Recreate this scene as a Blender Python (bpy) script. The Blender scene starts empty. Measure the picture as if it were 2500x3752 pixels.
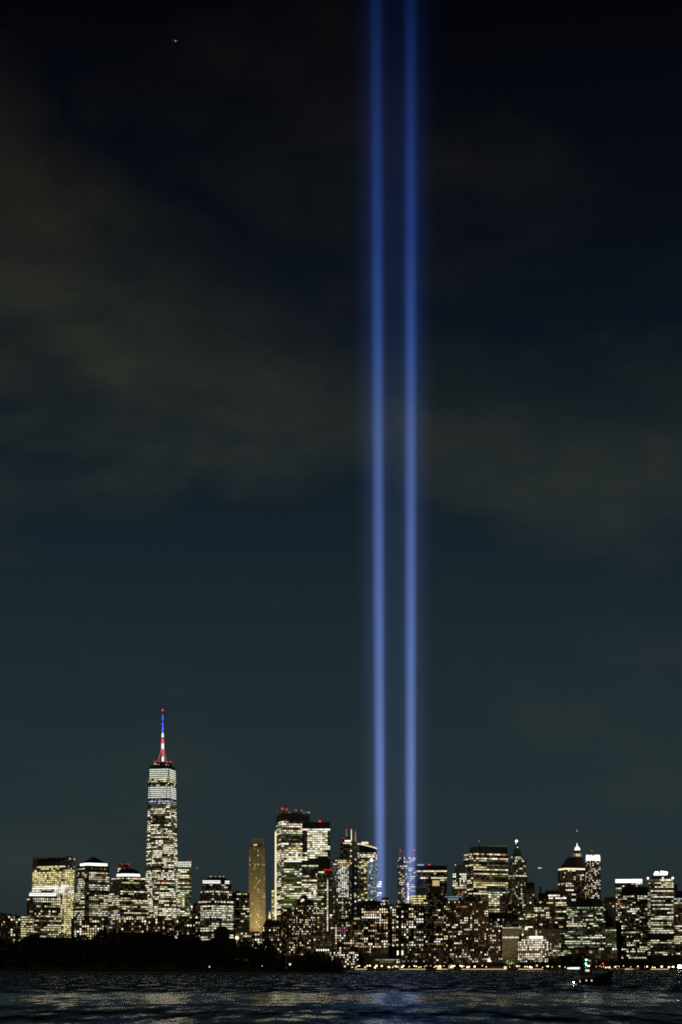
import bpy, bmesh, math, random
from mathutils import Vector, Matrix

random.seed(11)
R = math.radians
SC = bpy.context.scene
COL = SC.collection

# ------------------------------------------------------------------ camera
F, YH, HC = 5760.0, 3545.0, 5.9          # focal length and horizon row of the photograph (2500 px wide), eye height
cam_d = bpy.data.cameras.new('camera')
cam = bpy.data.objects.new('camera', cam_d); COL.objects.link(cam)
cam.location = (0, 0, HC); cam.rotation_euler = (R(90), 0, 0)
cam_d.sensor_fit = 'HORIZONTAL'; cam_d.sensor_width = 24.0
cam_d.lens = 24.0 * F / 2500.0
cam_d.shift_y = (YH - 1876.0) / 2500.0
cam_d.clip_start = 1.0; cam_d.clip_end = 90000.0
SC.camera = cam

# ------------------------------------------------------------------ world: night sky over a bright city
SC.world = bpy.data.worlds.new('World'); SC.world.use_nodes = True
WT = SC.world.node_tree; WT.nodes.clear()
def wn(t, **k):
    n = WT.nodes.new(t)
    for a, v in k.items(): setattr(n, a, v)
    return n
def wmath(op, a, b=None, c=None, clamp=False):
    n = wn('ShaderNodeMath', operation=op, use_clamp=clamp)
    for i, v in enumerate((a, b, c)):
        if v is None: continue
        if isinstance(v, (int, float)): n.inputs[i].default_value = v
        else: WT.links.new(v, n.inputs[i])
    return n.outputs[0]
tc = wn('ShaderNodeTexCoord'); sep = wn('ShaderNodeSeparateXYZ')
WT.links.new(tc.outputs['Generated'], sep.inputs[0])
X, Z = sep.outputs[0], sep.outputs[2]
ramp = wn('ShaderNodeValToRGB'); WT.links.new(wmath('MAXIMUM', Z, 0.0), ramp.inputs[0])
SKY = [(0.0, (.0200, .0295, .0330)), (.10, (.0175, .0290, .0335)), (.20, (.0125, .0225, .0290)), (.27, (.0080, .0155, .0225)),
       (.36, (.0036, .0075, .0130)), (.44, (.0025, .0036, .0070)), (.53, (.0010, .0012, .0026)), (1.0, (.0006, .0007, .0016))]
cr = ramp.color_ramp
while len(cr.elements) < len(SKY): cr.elements.new(0.5)
for e, (p, c) in zip(cr.elements, SKY): e.position = p; e.color = (*c, 1)
mp = wn('ShaderNodeMapping'); mp.inputs['Scale'].default_value = (3.4, 3.4, 8.0); mp.inputs['Location'].default_value = (.35, 1.1, .6)
WT.links.new(tc.outputs['Generated'], mp.inputs[0])
n1 = wn('ShaderNodeTexNoise'); n1.inputs['Scale'].default_value = 1.6; n1.inputs['Detail'].default_value = 6.0; n1.inputs['Roughness'].default_value = .52
WT.links.new(mp.outputs[0], n1.inputs['Vector'])
n2 = wn('ShaderNodeTexNoise'); n2.inputs['Scale'].default_value = 5.5; n2.inputs['Detail'].default_value = 7.0; n2.inputs['Roughness'].default_value = .6; n2.inputs['Distortion'].default_value = .5
WT.links.new(mp.outputs[0], n2.inputs['Vector'])
nz = wmath('SUBTRACT', n1.outputs[0], 0.5)
zw = wmath('ADD', Z, wmath('MULTIPLY', nz, .22))              # the deck's edges wander with the noise
up_edge = wmath('MAXIMUM', wmath('MULTIPLY_ADD', X, -.55, .395), wmath('MULTIPLY_ADD', X, -.2, .395))
lo_edge = wmath('MAXIMUM', wmath('MULTIPLY_ADD', X, -.28, .268), wmath('MULTIPLY_ADD', X, -.17, .268))
up = wmath('DIVIDE', wmath('SUBTRACT', up_edge, zw), .10, clamp=True)
lo = wmath('DIVIDE', wmath('SUBTRACT', zw, lo_edge), .07, clamp=True)
band = wmath('MULTIPLY', wmath('SMOOTH_MIN', up, 1.0, .2), lo)
tex = wmath('MULTIPLY_ADD', n2.outputs[0], 2.2, .05)
wisps = wmath('MULTIPLY', wmath('MULTIPLY', wmath('SUBTRACT', n1.outputs[0], .52, clamp=True), 1.5), tex)
cover = wmath('ADD', wmath('MULTIPLY', band, tex), wisps)
hi = wmath('SUBTRACT', 1.45, wmath('MULTIPLY', Z, 2.05), clamp=True)  # city glow on the clouds weakens upward
cover = wmath('MULTIPLY', cover, hi)
cl = wn('ShaderNodeMix', data_type='RGBA', blend_type='ADD'); cl.clamp_result = False
WT.links.new(cover, cl.inputs[0]); WT.links.new(ramp.outputs[0], cl.inputs[6]); cl.inputs[7].default_value = (.0200, .0198, .0072, 1)
bg = wn('ShaderNodeBackground'); WT.links.new(cl.outputs[2], bg.inputs[0]); bg.inputs[1].default_value = 1.0
wo = wn('ShaderNodeOutputWorld'); WT.links.new(bg.outputs[0], wo.inputs[0])

facade_fill_d = bpy.data.lights.new('facade_fill', 'SUN'); facade_fill_d.energy = .16; facade_fill_d.angle = R(12); facade_fill_d.color = (1, .82, .52)  # added warm fill from the camera side, lifts the dark facades
facade_fill = bpy.data.objects.new('facade_fill', facade_fill_d); COL.objects.link(facade_fill); facade_fill.rotation_euler = (R(62), 0, R(-28))

SC.view_settings.view_transform = 'Standard'; SC.view_settings.look = 'None'
SC.view_settings.exposure = 0.0; SC.view_settings.gamma = 1.0; SC.view_settings.use_curve_mapping = False
SC.cycles.use_denoising = False; SC.cycles.filter_width = 1.9
SC.cycles.max_bounces = 5; SC.cycles.diffuse_bounces = 0; SC.cycles.glossy_bounces = 3; SC.cycles.volume_bounces = 0
SC.cycles.sample_clamp_indirect = .5; SC.cycles.volume_max_steps = 512
SC.cycles.use_light_tree = True

# ------------------------------------------------------------------ helpers
GZ = 2.6                                                         # quay level above the water
def P(px, py, D): return Vector(((px - 1250) / F * D, D, HC + (YH - py) / F * D))
def py_of(z, D): return YH - (z - HC) * F / D
def z_of(py, D): return HC + (YH - py) / F * D

def tag(o, label=None, cat=None, group=None, kind=None):
    if label: o['label'] = label
    if cat: o['category'] = cat
    if group: o['group'] = group
    if kind: o['kind'] = kind
    return o
def empty(name, loc):
    o = bpy.data.objects.new(name, None); COL.objects.link(o); o.location = loc; o.empty_display_size = 2; return o
def link(name, me, parent=None):
    o = bpy.data.objects.new(name, me); COL.objects.link(o)
    if parent: o.parent = parent
    return o

class MB:
    def __init__(s): s.v = []; s.f = []; s.m = []; s.mats = []
    def mi(s, mat):
        if mat not in s.mats: s.mats.append(mat)
        return s.mats.index(mat)
    def poly(s, pts, faces, mat=None):
        b = len(s.v); s.v += [tuple(p) for p in pts]; k = s.mi(mat)
        for f in faces: s.f.append([b + i for i in f]); s.m.append(k)
    def box(s, c, ax, ay, az, mat=None):                          # half axes
        c, ax, ay, az = Vector(c), Vector(ax), Vector(ay), Vector(az)
        p = [c + sx * ax + sy * ay + sz * az for sz in (-1, 1) for sy in (-1, 1) for sx in (-1, 1)]
        s.poly(p, [(0, 2, 3, 1), (4, 5, 7, 6), (0, 1, 5, 4), (2, 6, 7, 3), (0, 4, 6, 2), (1, 3, 7, 5)], mat)
    def bx(s, x0, x1, y0, y1, z0, z1, mat=None):
        s.box(((x0+x1)/2, (y0+y1)/2, (z0+z1)/2), ((x1-x0)/2, 0, 0), (0, (y1-y0)/2, 0), (0, 0, (z1-z0)/2), mat)
    def loft(s, rings, mat=None, caps=True):
        n = len(rings[0]); pts = [p for r in rings for p in r]; fs = []
        for k in range(len(rings) - 1):
            for i in range(n):
                j = (i + 1) % n; fs.append((k*n+i, k*n+j, (k+1)*n+j, (k+1)*n+i))
        if caps: fs.append(tuple(range(n))[::-1]); fs.append(tuple((len(rings)-1)*n + i for i in range(n)))
        s.poly(pts, fs, mat)
    def tube(s, a, b, ra, rb=None, n=6, mat=None):
        a, b = Vector(a), Vector(b); rb = ra if rb is None else rb
        d = (b - a).normalized(); u = d.orthogonal().normalized(); w = d.cross(u)
        s.loft([[c + r*(math.cos(6.2832*i/n)*u + math.sin(6.2832*i/n)*w) for i in range(n)] for c, r in ((a, ra), (b, rb))], mat)
    def ball(s, c, r, mat=None, n=8, k=5, sz=1.0):
        c = Vector(c); rings = []
        for j in range(1, k):
            a = math.pi * j / k
            rings.append([c + Vector((r*math.sin(a)*math.cos(6.2832*i/n), r*math.sin(a)*math.sin(6.2832*i/n), -r*sz*math.cos(a))) for i in range(n)])
        s.loft(rings, mat)
    def mesh(s, name, mat=None):
        me = bpy.data.meshes.new(name); me.from_pydata(s.v, [], s.f)
        for m in s.mats: me.materials.append(M[m] if m else (M[mat] if isinstance(mat, str) else mat))
        me.polygons.foreach_set('material_index', s.m); me.update(); return me
    def build(s, name, mat=None, parent=None): return link(name, s.mesh(name, mat), parent)

# ------------------------------------------------------------------ materials
M = {}
def nodes(name):
    m = bpy.data.materials.new(name); m.use_nodes = True; M[name] = m
    return m, m.node_tree, m.node_tree.nodes, m.node_tree.nodes['Principled BSDF']
def surf(name, col, rough=.8, var=.35, scale=.08, metal=0.0, spec=.3):
    m, t, n, b = nodes(name)
    co = n.new('ShaderNodeTexCoord'); no = n.new('ShaderNodeTexNoise'); no.inputs['Scale'].default_value = scale; no.inputs['Detail'].default_value = 5
    t.links.new(co.outputs['Object'], no.inputs['Vector'])
    mx = n.new('ShaderNodeMix'); mx.data_type = 'RGBA'
    mx.inputs[6].default_value = (*[c*(1-var) for c in col], 1); mx.inputs[7].default_value = (*[min(1, c*(1+var)) for c in col], 1)
    t.links.new(no.outputs[0], mx.inputs[0]); t.links.new(mx.outputs[2], b.inputs['Base Color'])
    b.inputs['Roughness'].default_value = rough; b.inputs['Metallic'].default_value = metal; b.inputs['Specular IOR Level'].default_value = spec
    return m
def glow(name, col, strength, vary=True, lamp=False, lo=.22, hi=1.6):
    m, t, n, b = nodes(name)
    n.remove(b); e = n.new('ShaderNodeEmission'); e.inputs[0].default_value = (*col, 1)
    if vary:                                                     # rooms are lit unevenly: every pane has its own level
        g = n.new('ShaderNodeNewGeometry'); oi = n.new('ShaderNodeObjectInfo')
        a = n.new('ShaderNodeMath'); a.operation = 'ADD'; t.links.new(g.outputs['Random Per Island'], a.inputs[0]); t.links.new(oi.outputs['Random'], a.inputs[1])
        fr = n.new('ShaderNodeMath'); fr.operation = 'FRACT'; t.links.new(a.outputs[0], fr.inputs[0])
        mr = n.new('ShaderNodeMapRange'); mr.inputs['To Min'].default_value = strength*lo; mr.inputs['To Max'].default_value = strength*hi
        t.links.new(fr.outputs[0], mr.inputs[0]); t.links.new(mr.outputs[0], e.inputs[1])
    else: e.inputs[1].default_value = strength
    t.links.new(e.outputs[0], n['Material Output'].inputs[0])
    m.cycles.emission_sampling = 'AUTO' if lamp else 'NONE'
    return m
surf('dark_glass', (.055, .058, .045), .22, .4, .05, spec=.5)
surf('green_glass', (.06, .09, .05), .25, .4, .05, spec=.5)
surf('blue_glass', (.03, .05, .09), .22, .4, .05, spec=.5)
surf('black_wall', (.03, .026, .02), .8)
surf('charcoal', (.07, .06, .045), .8)
surf('grey_stone', (.22, .21, .18), .85)
surf('tan_stone', (.42, .36, .22), .85)
surf('olive_stone', (.24, .22, .13), .85)
surf('brick', (.16, .085, .045), .9)
surf('brown_stone', (.14, .10, .06), .9)
surf('pale_stone', (.45, .42, .34), .85)
surf('copper_green', (.05, .16, .09), .7)
surf('steel', (.3, .3, .3), .45, .2, metal=.6)
surf('white_paint', (.75, .75, .72), .5, .1)
surf('slate', (.03, .033, .035), .7)
surf('asphalt', (.045, .043, .04), .9)
surf('quay_stone', (.16, .15, .13), .9, scale=.3)
surf('earth', (.035, .035, .02), .95)
surf('bark', (.05, .04, .03), .95, scale=1.0)
surf('leaf', (.035, .05, .018), .8, .5, .3, spec=.1)
surf('hull_black', (.012, .014, .016), .45, .3, .6)
surf('hull_red', (.10, .02, .015), .6, .3, .6)
surf('deck_grey', (.07, .075, .075), .7, .3, 1.0)
surf('rubber', (.012, .012, .012), .95)
surf('foam', (.75, .78, .78), .9, .2, 1.5)
surf('flag_cloth', (.55, .5, .5), .8)
glow('w_cream', (1, .93, .60), .98)
glow('w_yellow', (1, .85, .37), .86)
glow('w_white', (1, .95, .72), 1.2)
glow('w_bright', (1, .98, .90), 1.35, lo=.7)
glow('w_green', (.88, 1, .60), .72)
glow('w_pale', (.93, 1, .84), 1.0, lo=.75, hi=1.15)
glow('w_orange', (1, .56, .22), .55)
glow('w_warm', (1, .82, .54), 1.05)
glow('w_cool', (.78, .88, 1), .75)
glow('w_blue', (.06, .08, 1), .8)
glow('w_red', (1, .05, .04), .6)
glow('w_pink', (1, .06, .75), .8)
glow('w_unlit_lift', (1, .74, .36), .055)  # glow put into unlit panes in place of bloom and haze
glow('w_dim', (.9, .74, .34), .14)
glow('w_dimgreen', (.65, .9, .40), .13)
glow('w_dimblue', (.55, .75, .9), .24)
glow('w_teal', (.55, .95, .95), .7)
glow('crown_white', (1, .98, .93), 1.5, vary=False)
glow('crown_warm', (1, .88, .56), 1.0, vary=False)
glow('crown_gold', (1, .74, .32), .7, vary=False)
glow('crown_dim', (.55, .62, .38), .09, vary=False)
glow('beacon_red', (1, .02, .025), 1.8, vary=False)
glow('beacon_white', (1, 1, 1), 3, vary=False)
glow('mast_blue', (.10, .14, 1), 1.2, vary=False)
glow('mast_white', (.95, .93, 1), 1.15, vary=False)
glow('mast_red', (1, .16, .17), .9, vary=False)
glow('street_lamp_glow', (1, .74, .40), 5.5, vary=True, lamp=True, lo=.3, hi=1.3)
glow('flood_white', (.95, .97, 1), 25, vary=False, lamp=True)
glow('boat_white', (.9, 1, 1), 9, vary=False, lamp=True)
glow('boat_green', (.05, 1, .85), 12, vary=False, lamp=True)
glow('boat_port', (1, .03, .03), 8, vary=False)
glow('boat_window', (1, .92, .75), 1.1, vary=False)
glow('deck_lamp', (.95, 1, .85), 140, vary=False, lamp=True)
glow('kiosk_glow', (1, .80, .42), 1.1, vary=False)
glow('kiosk_orange', (1, .50, .20), 2.0, vary=False)

# ------------------------------------------------------------------ building kit
_pane = {}
def pane_mesh(mat):
    if mat not in _pane:
        b = MB(); b.box((0, 0, 0), (.5, 0, 0), (0, .5, 0), (0, 0, .5)); _pane[mat] = b.mesh('window_pane', mat)
    return _pane[mat]
OFFICE = dict(fill=.55, boost=1.12, fh=7.6, fw=6, wh=.46, ww=.84, p=.6, run=2.3, var=.3, mats=[('w_cream', 5), ('w_white', 3), ('w_yellow', 2), ('w_dim', 2), ('w_green', 1)])
RESID = dict(fill=.4, boost=1.3, fh=9.5, fw=9, wh=.58, ww=.56, p=.24, run=1.1, var=.1, mats=[('w_warm', 4), ('w_white', 4), ('w_cream', 4), ('w_orange', 2), ('w_dim', 5), ('w_bright', 1)])
def st(base, **k): d = dict(base); d.update(k); return d
def pick(mats):
    t = sum(w for _, w in mats); r = random.random() * t
    for m, w in mats:
        r -= w
        if r <= 0: return m
    return mats[-1][0]

class Building:
    def __init__(s, name, label, D, xc, cat='building', group=None):
        s.D = D; s.xc = xc
        X = (xc - 1250) / F * D
        s.root = tag(empty(name, (X, D, GZ)), label, cat, group)
        s.o = Vector((X, D, GZ)); az = math.atan2(X, D); s.az = az
        s.d = Vector((math.sin(az), math.cos(az), 0)); s.l = Vector((math.cos(az), -math.sin(az), 0))
        s.k = D * math.cos(az) / F                               # metres per photo pixel here
        s.panes = []
    def u(s, px): return (px - s.xc) * s.k
    def z(s, py): return z_of(py, s.D) - GZ if py is not None else -.5
    def pt(s, u, v, z): return s.l * u + s.d * v + Vector((0, 0, z))
    def footprint(s, x0, x1, split=None, depth=None, ratio=.8, shape='box', n=16, v0=0.0):
        a, b = s.u(x0), s.u(x1); w = b - a
        if shape == 'round':
            dp = depth or w; c = (a + b) / 2
            return [(c + w/2*math.cos(6.2832*i/n + .2), v0 + dp/2 + dp/2*math.sin(6.2832*i/n + .2)) for i in range(n)]
        if shape == 'chamfer':
            dp = depth or w; c = w*.22
            return [(a+c, v0), (b-c, v0), (b, v0+c), (b, v0+dp-c), (b-c, v0+dp), (a+c, v0+dp), (a, v0+dp-c), (a, v0+c)]
        if split is None:
            dp = depth or max(16, min(w*.8, 45)); return [(a, v0), (b, v0), (b, v0+dp), (a, v0+dp)]
        f = s.u(split); wl, wr = f - a, b - f; t = wl / wr / ratio
        pl = (a, v0 + wl / t); pf = (f, v0); pr = (b, v0 + wr * t)
        return [pf, pr, (pl[0] + pr[0] - pf[0], pl[1] + pr[1] - pf[1]), pl]
    def block(s, x0, x1, yt, yb=None, split=None, depth=None, top=None, shape='box', n=16, v0=0.0, name='tower_body', wall='dark_glass',
              grid=None, style=None, wb=9999, zones=(), ratio=.8, gz=.45, piers=True, topz=None, split_top=None, sides=True):
        fp = s.footprint(x0, x1, split, depth, ratio, shape, n, v0)
        z0, z1 = s.z(yb), s.z(yt)
        if top:
            ft = s.footprint(top[0], top[1], split_top if split_top else (None if split is None else top[0] + (split-x0)/(x1-x0)*(top[1]-top[0])), None if depth is None else depth*(top[1]-top[0])/(x1-x0), ratio, shape, n, 0)
            m0 = sum(p[1] for p in fp)/len(fp); m1 = sum(p[1] for p in ft)/len(ft)
            ft = [(p[0], p[1] + m0 - m1) for p in ft]
        else: ft = fp
        m = MB(); m.loft([[s.pt(a, b, z0) for a, b in fp], [s.pt(a, b, z1) for a, b in ft]])
        m.build(name, wall, s.root)
        if style:
            g = MB(); N = len(fp)
            for i in range(N):
                j = (i + 1) % N
                e = (fp[j][0]-fp[i][0], fp[j][1]-fp[i][1])
                if e[0] <= .12 * math.hypot(*e): continue        # faces away from the harbour
                s.face(s.pt(*fp[i], z0), s.pt(*fp[j], z0), s.pt(*ft[j], z1), s.pt(*ft[i], z1), style, zones, wb, g if grid else None, gz, piers)
            if grid and g.v: tag(g.build('facade_grid', grid, s.root), kind='stuff')
        return fp, ft, z0, z1
    def face(s, bl, br, tr, tl, style, zones, wb, g, gz=.45, piers=True):
        S = style; H = (tl - bl).length; fh = S['fh'] * s.k; nf = max(1, int(H / fh)); fh = H / nf
        nrm = (br - bl if (br-bl).length > .1 else tr - tl).normalized().cross((tl - bl).normalized()).normalized()
        if nrm.dot(s.d) > 0: nrm = -nrm
        for r in range(nf):
            t = (r + .5) / nf
            L, Rr = bl.lerp(tl, t), br.lerp(tr, t); w = (Rr - L).length
            py = py_of(L.z + GZ, s.D)
            tg = (Rr - L).normalized() if w > .01 else Vector((1, 0, 0)); upv = (tl - bl).normalized()
            if w < 2: continue
            nc = max(1, int(round(w / (S['fw'] * s.k)))); cw = w / nc
            if g is not None and py < wb + 20:
                c = L.lerp(Rr, .5) - upv * fh * .5
                g.box(c + nrm * gz * .5, tg * (w * .5), nrm * gz * .5, upv * (fh * (1 - S['wh']) * .5))
            if py > wb: continue
            pf = S['p'] * S['boost'] + random.gauss(0, S['var'])
            if S.get('dark') and random.random() < S['dark']: pf = S['p'] * .1
            rowm = pick(S['mats']); on = random.random() < pf; mat = rowm
            last = None
            for c in range(nc):
                pc = L + tg * (cw * (c + .5)); px = s.xc + (pc.dot(s.l)) / s.k
                p, mats, zid = pf, S['mats'], None
                for zn in zones:
                    if zn[0] <= px <= zn[1] and zn[2] <= py <= zn[3]:
                        zid = id(zn); p = zn[4]; mats = zn[5] if len(zn) > 5 and zn[5] else mats; break
                if random.random() < 1.0 / S['run'] or mats is not S['mats'] or p in (0, 1) or zid != last:
                    last = zid
                    on = random.random() < p; mat = pick(mats) if (random.random() < .5 or mats is not S['mats']) else rowm
                pm = mat
                if not on:
                    if p == 0 or random.random() > S['fill']: continue
                    pm = 'w_unlit_lift'
                w_ = cw * S['ww']; h_ = fh * S['wh']
                c0 = pc + nrm * .12
                mtx = Matrix(((tg.x*w_, nrm.x*.3, upv.x*h_, c0.x), (tg.y*w_, nrm.y*.3, upv.y*h_, c0.y), (tg.z*w_, nrm.z*.3, upv.z*h_, c0.z), (0, 0, 0, 1)))
                s.panes.append((w_ * h_ * (1 if on else .3), pm, mtx))
        if g is not None and piers:
            w0 = max((br - bl).length, (tr - tl).length); nc = max(1, int(round(w0 / (S['fw'] * s.k))))
            pw = w0 / nc * (1 - S['ww']) * .5
            tg = (br - bl).normalized()
            for c in range(nc + 1):
                a, b = bl.lerp(br, c / nc), tl.lerp(tr, c / nc)
                g.box((a + b) * .5 + nrm * (gz * .5 + .05), tg * pw, nrm * (gz * .5), (b - a) * .5)
    def slab(s, x0, x1, yt, yb, name, mat, depth=None, v0=0.0, shape='box', split=None, top=None, n=16, ratio=.8):
        return s.block(x0, x1, yt, yb, split, depth, top, shape, n, v0, name, mat, ratio=ratio)
    def hip(s, x0, x1, yb, yt, name, mat, tx0=None, tx1=None, depth=None, v0=0.0):
        a, b = s.u(x0), s.u(x1); dp = depth or (b - a) * .8
        c = (a + b) / 2; ta, tb = (s.u(tx0), s.u(tx1)) if tx0 is not None else (c - .3, c + .3)
        tv = dp * (tb - ta) / (b - a)
        m = MB(); z0, z1 = s.z(yb), s.z(yt)
        m.loft([[s.pt(*q, z0) for q in ((a, v0), (b, v0), (b, v0+dp), (a, v0+dp))],
                [s.pt(*q, z1) for q in ((ta, v0+(dp-tv)/2), (tb, v0+(dp-tv)/2), (tb, v0+(dp+tv)/2), (ta, v0+(dp+tv)/2))]])
        return m.build(name, mat, s.root)
    def ball(s, px, py, r, name, mat, v=1.0):
        if mat == 'beacon_red': r *= .75
        m = MB(); m.ball(s.pt(s.u(px), v, s.z(py)), r); return m.build(name, mat, s.root)
    def mast(s, px, yb, yt, r0, r1, name='antenna', mat='steel', v=6.0, n=6, px2=None):
        m = MB(); m.tube(s.pt(s.u(px), v, s.z(yb)), s.pt(s.u(px2 if px2 is not None else px), v, s.z(yt)), r0, r1, n); return m.build(name, mat, s.root)
    def win(s, px, py, wpx, hpx, mat, v=-.12):                   # a single pane placed by hand
        w, h = wpx * s.k, hpx * s.k; c = s.pt(s.u(px), v, s.z(py)); t, n = s.l, -s.d
        s.panes.append((w*h, mat, Matrix(((t.x*w, n.x*.3, 0, c.x), (t.y*w, n.y*.3, 0, c.y), (0, 0, h, c.z), (0, 0, 0, 1)))))
    def roofstuff(s, x0, x1, yt, n=3, v0=6, mat='charcoal', h=5):
        for i in range(n):
            a = random.uniform(x0, x1 - 6); w = random.uniform(5, max(6, (x1-x0)/n*.8)); hh = random.uniform(.4, 1) * h
            m = MB(); u0, u1 = s.u(a), s.u(min(x1, a + w)); vv = v0 + random.uniform(0, 5) + i*.37
            z0 = s.z(yt) - .5
            m.loft([[s.pt(*q, zz) for q in ((u0, vv), (u1, vv), (u1, vv+6), (u0, vv+6))] for zz in (z0, z0 + .5 + hh)])
            m.build('roof_plant', mat, s.root)
    def done(s):
        s.panes.sort(key=lambda q: -q[0])
        ps = s.panes
        if len(ps) > 300: random.shuffle(ps); ps.sort(key=lambda q: -round(q[0]))
        for a, mat, mtx in ps[:300]:
            o = link('window', pane_mesh(mat), s.root); o.matrix_basis = mtx
        if len(ps) > 300:
            m = MB()
            for a, mat, mtx in ps[300:]:
                m.box(mtx.translation, mtx.col[0].to_3d()*.5, mtx.col[1].to_3d()*.5, mtx.col[2].to_3d()*.5, mat)
            tag(m.build('more_windows', None, s.root), kind='stuff')
        return s.root
NW = 0

# ------------------------------------------------------------------ water, ground, quay
def water_material():
    m, t, n, b = nodes('harbour_water')
    b.inputs['Base Color'].default_value = (.004, .007, .011, 1); b.inputs['IOR'].default_value = 1.33
    b.inputs['Roughness'].default_value = .10
    co = n.new('ShaderNodeTexCoord')
    def noise(sx, sy, scale, det, w=0.0):
        mp = n.new('ShaderNodeMapping'); mp.inputs['Scale'].default_value = (sx, sy, 1); mp.inputs['Location'].default_value = (w, w*1.7, 0)
        t.links.new(co.outputs['Object'], mp.inputs[0])
        no = n.new('ShaderNodeTexNoise'); no.inputs['Scale'].default_value = scale; no.inputs['Detail'].default_value = det
        t.links.new(mp.outputs[0], no.inputs['Vector']); return no.outputs[0]
    def mth(op, a, b2=None, clamp=False):
        q = n.new('ShaderNodeMath'); q.operation = op; q.use_clamp = clamp
        for i, v in enumerate((a, b2)):
            if v is None: continue
            if isinstance(v, (int, float)): q.inputs[i].default_value = v
            else: t.links.new(v, q.inputs[i])
        return q.outputs[0]
    ripples = noise(.42, .095, 1.0, 2.5)
    swell = noise(.13, .042, 1.0, 2.0, 7)
    lanes = noise(.0055, .012, 1.0, 3.0, 3.3)                     # wind lanes: calm and ruffled strips across the harbour
    sp = n.new('ShaderNodeSeparateXYZ'); t.links.new(co.outputs['Object'], sp.inputs[0])
    yv = sp.outputs[1]
    yy = mth('ADD', yv, mth('MULTIPLY', mth('SUBTRACT', lanes, .5), 150))
    mr = n.new('ShaderNodeValToRGB'); t.links.new(mth('DIVIDE', yy, 1000.0), mr.inputs[0])
    el = mr.color_ramp.elements
    # mean tilt of the wave faces turned to this shore: small in calm lanes, large where the wind ruffles them
    stops = [(0, .05), (.165, .055), (.20, .15), (.245, .042), (.33, .028), (.41, .19), (.95, .21), (1.0, .21)]
    while len(el) < len(stops): el.new(.5)
    for e, (p, v) in zip(el, stops): e.position = p; e.color = (v, v, v, 1)
    mix = mth('ADD', mth('MULTIPLY', ripples, 1.1), mth('MULTIPLY', swell, 1.7))        # about 1.4 on average
    ty = mth('MULTIPLY', mr.outputs[0], mth('MAXIMUM', mth('SUBTRACT', mth('MULTIPLY', mix, 3.2), 3.48), .12))
    side = mth('MULTIPLY', mth('SUBTRACT', noise(.7, .4, 1.0, 2.0, 19), .5), mth('MULTIPLY', mr.outputs[0], 12.0))
    cx = n.new('ShaderNodeCombineXYZ'); t.links.new(side, cx.inputs[0]); t.links.new(mth('MULTIPLY', ty, -1.0), cx.inputs[1]); cx.inputs[2].default_value = 1.0
    bp = n.new('ShaderNodeVectorMath'); bp.operation = 'NORMALIZE'; t.links.new(cx.outputs[0], bp.inputs[0])
    t.links.new(bp.outputs[0], b.inputs['Normal'])
    return m
water_material()
w = MB(); w.poly([(-45000, -2000, 0), (45000, -2000, 0), (45000, 70000, 0), (-45000, 70000, 0)], [(0, 1, 2, 3)])
tag(w.build('water', 'harbour_water'), kind='structure')
SH = 2614.0
g = MB(); g.loft([[(-6000, SH, -6), (6000, SH, -6), (6000, 9000, -6), (-6000, 9000, -6)], [(-6000, SH, GZ), (6000, SH, GZ), (6000, 9000, GZ), (-6000, 9000, GZ)]])
tag(g.build('ground', 'asphalt'), kind='structure')
g = MB()
for i in range(-60, 61):
    g.bx(i*12+.06, i*12+11.94, SH-.9, SH-.004, -.8, GZ + .35)
sw = tag(g.build('seawall', 'quay_stone'), 'long grey stone seawall edging the waterfront promenade', 'seawall')

# ------------------------------------------------------------------ the skyline, left to right
WH = [('w_white', 3), ('w_cream', 3)]
LINE = [('w_pale', 1)]
b = Building('apartment_building', 'dark brown apartment block at the far left edge of the skyline', 2740, 5)
b.block(-60, 22, 3346, depth=24, wall='charcoal', grid='brown_stone', style=st(RESID, p=.1), wb=3450); b.roofstuff(-40, 20, 3346); b.done()
b = Building('apartment_building', 'low brown apartment block with red lit top windows, second from the left edge', 2735, 45)
b.block(10, 75, 3356, depth=22, wall='charcoal', grid='brick', style=st(RESID, p=.3), wb=3455, zones=[(35, 70, 3360, 3372, .7, [('w_orange', 2), ('w_white', 2), ('w_red', 1)]), (10, 75, 3372, 3410, .22)])
b.roofstuff(14, 70, 3356); b.done()

b = Building('office_tower', 'broad office tower with glowing yellow windows and dark flat crown, left of the pyramid roof', 3000, 198)
b.block(110, 261, 3142, split=236, top=(120, 275), ratio=3.4, wall='dark_glass', grid='steel', gz=.3,
        style=st(OFFICE, fh=7.3, fw=9, p=.95, var=.06, wh=.64, ww=.86, mats=[('w_yellow', 6), ('w_cream', 1)]), wb=3440,
        zones=[(0, 247, 3140, 3171, 0), (247, 290, 3140, 3185, .18, [('w_dimblue', 2), ('w_cool', 1)]), (0, 247, 3171, 3178, .55), (0, 247, 3178, 3187, .35), (0, 247, 3187, 3195, .4),
               (100, 262, 3240, 3256, 1, [('w_bright', 2), ('w_white', 1)]), (195, 270, 3256, 3272, .95, [('w_bright', 1), ('w_white', 2)]), (100, 270, 3196, 3240, .93), (225, 232, 3272, 3420, .6, [('w_yellow', 2), ('w_dim', 3)]),
               (232, 270, 3272, 3440, 1, [('w_yellow', 5), ('w_cream', 1)])])
b.slab(121, 246, 3141.2, 3144, 'parapet', 'steel', depth=30, v0=-.2); b.roofstuff(240, 272, 3142, 3); b.done()

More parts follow.
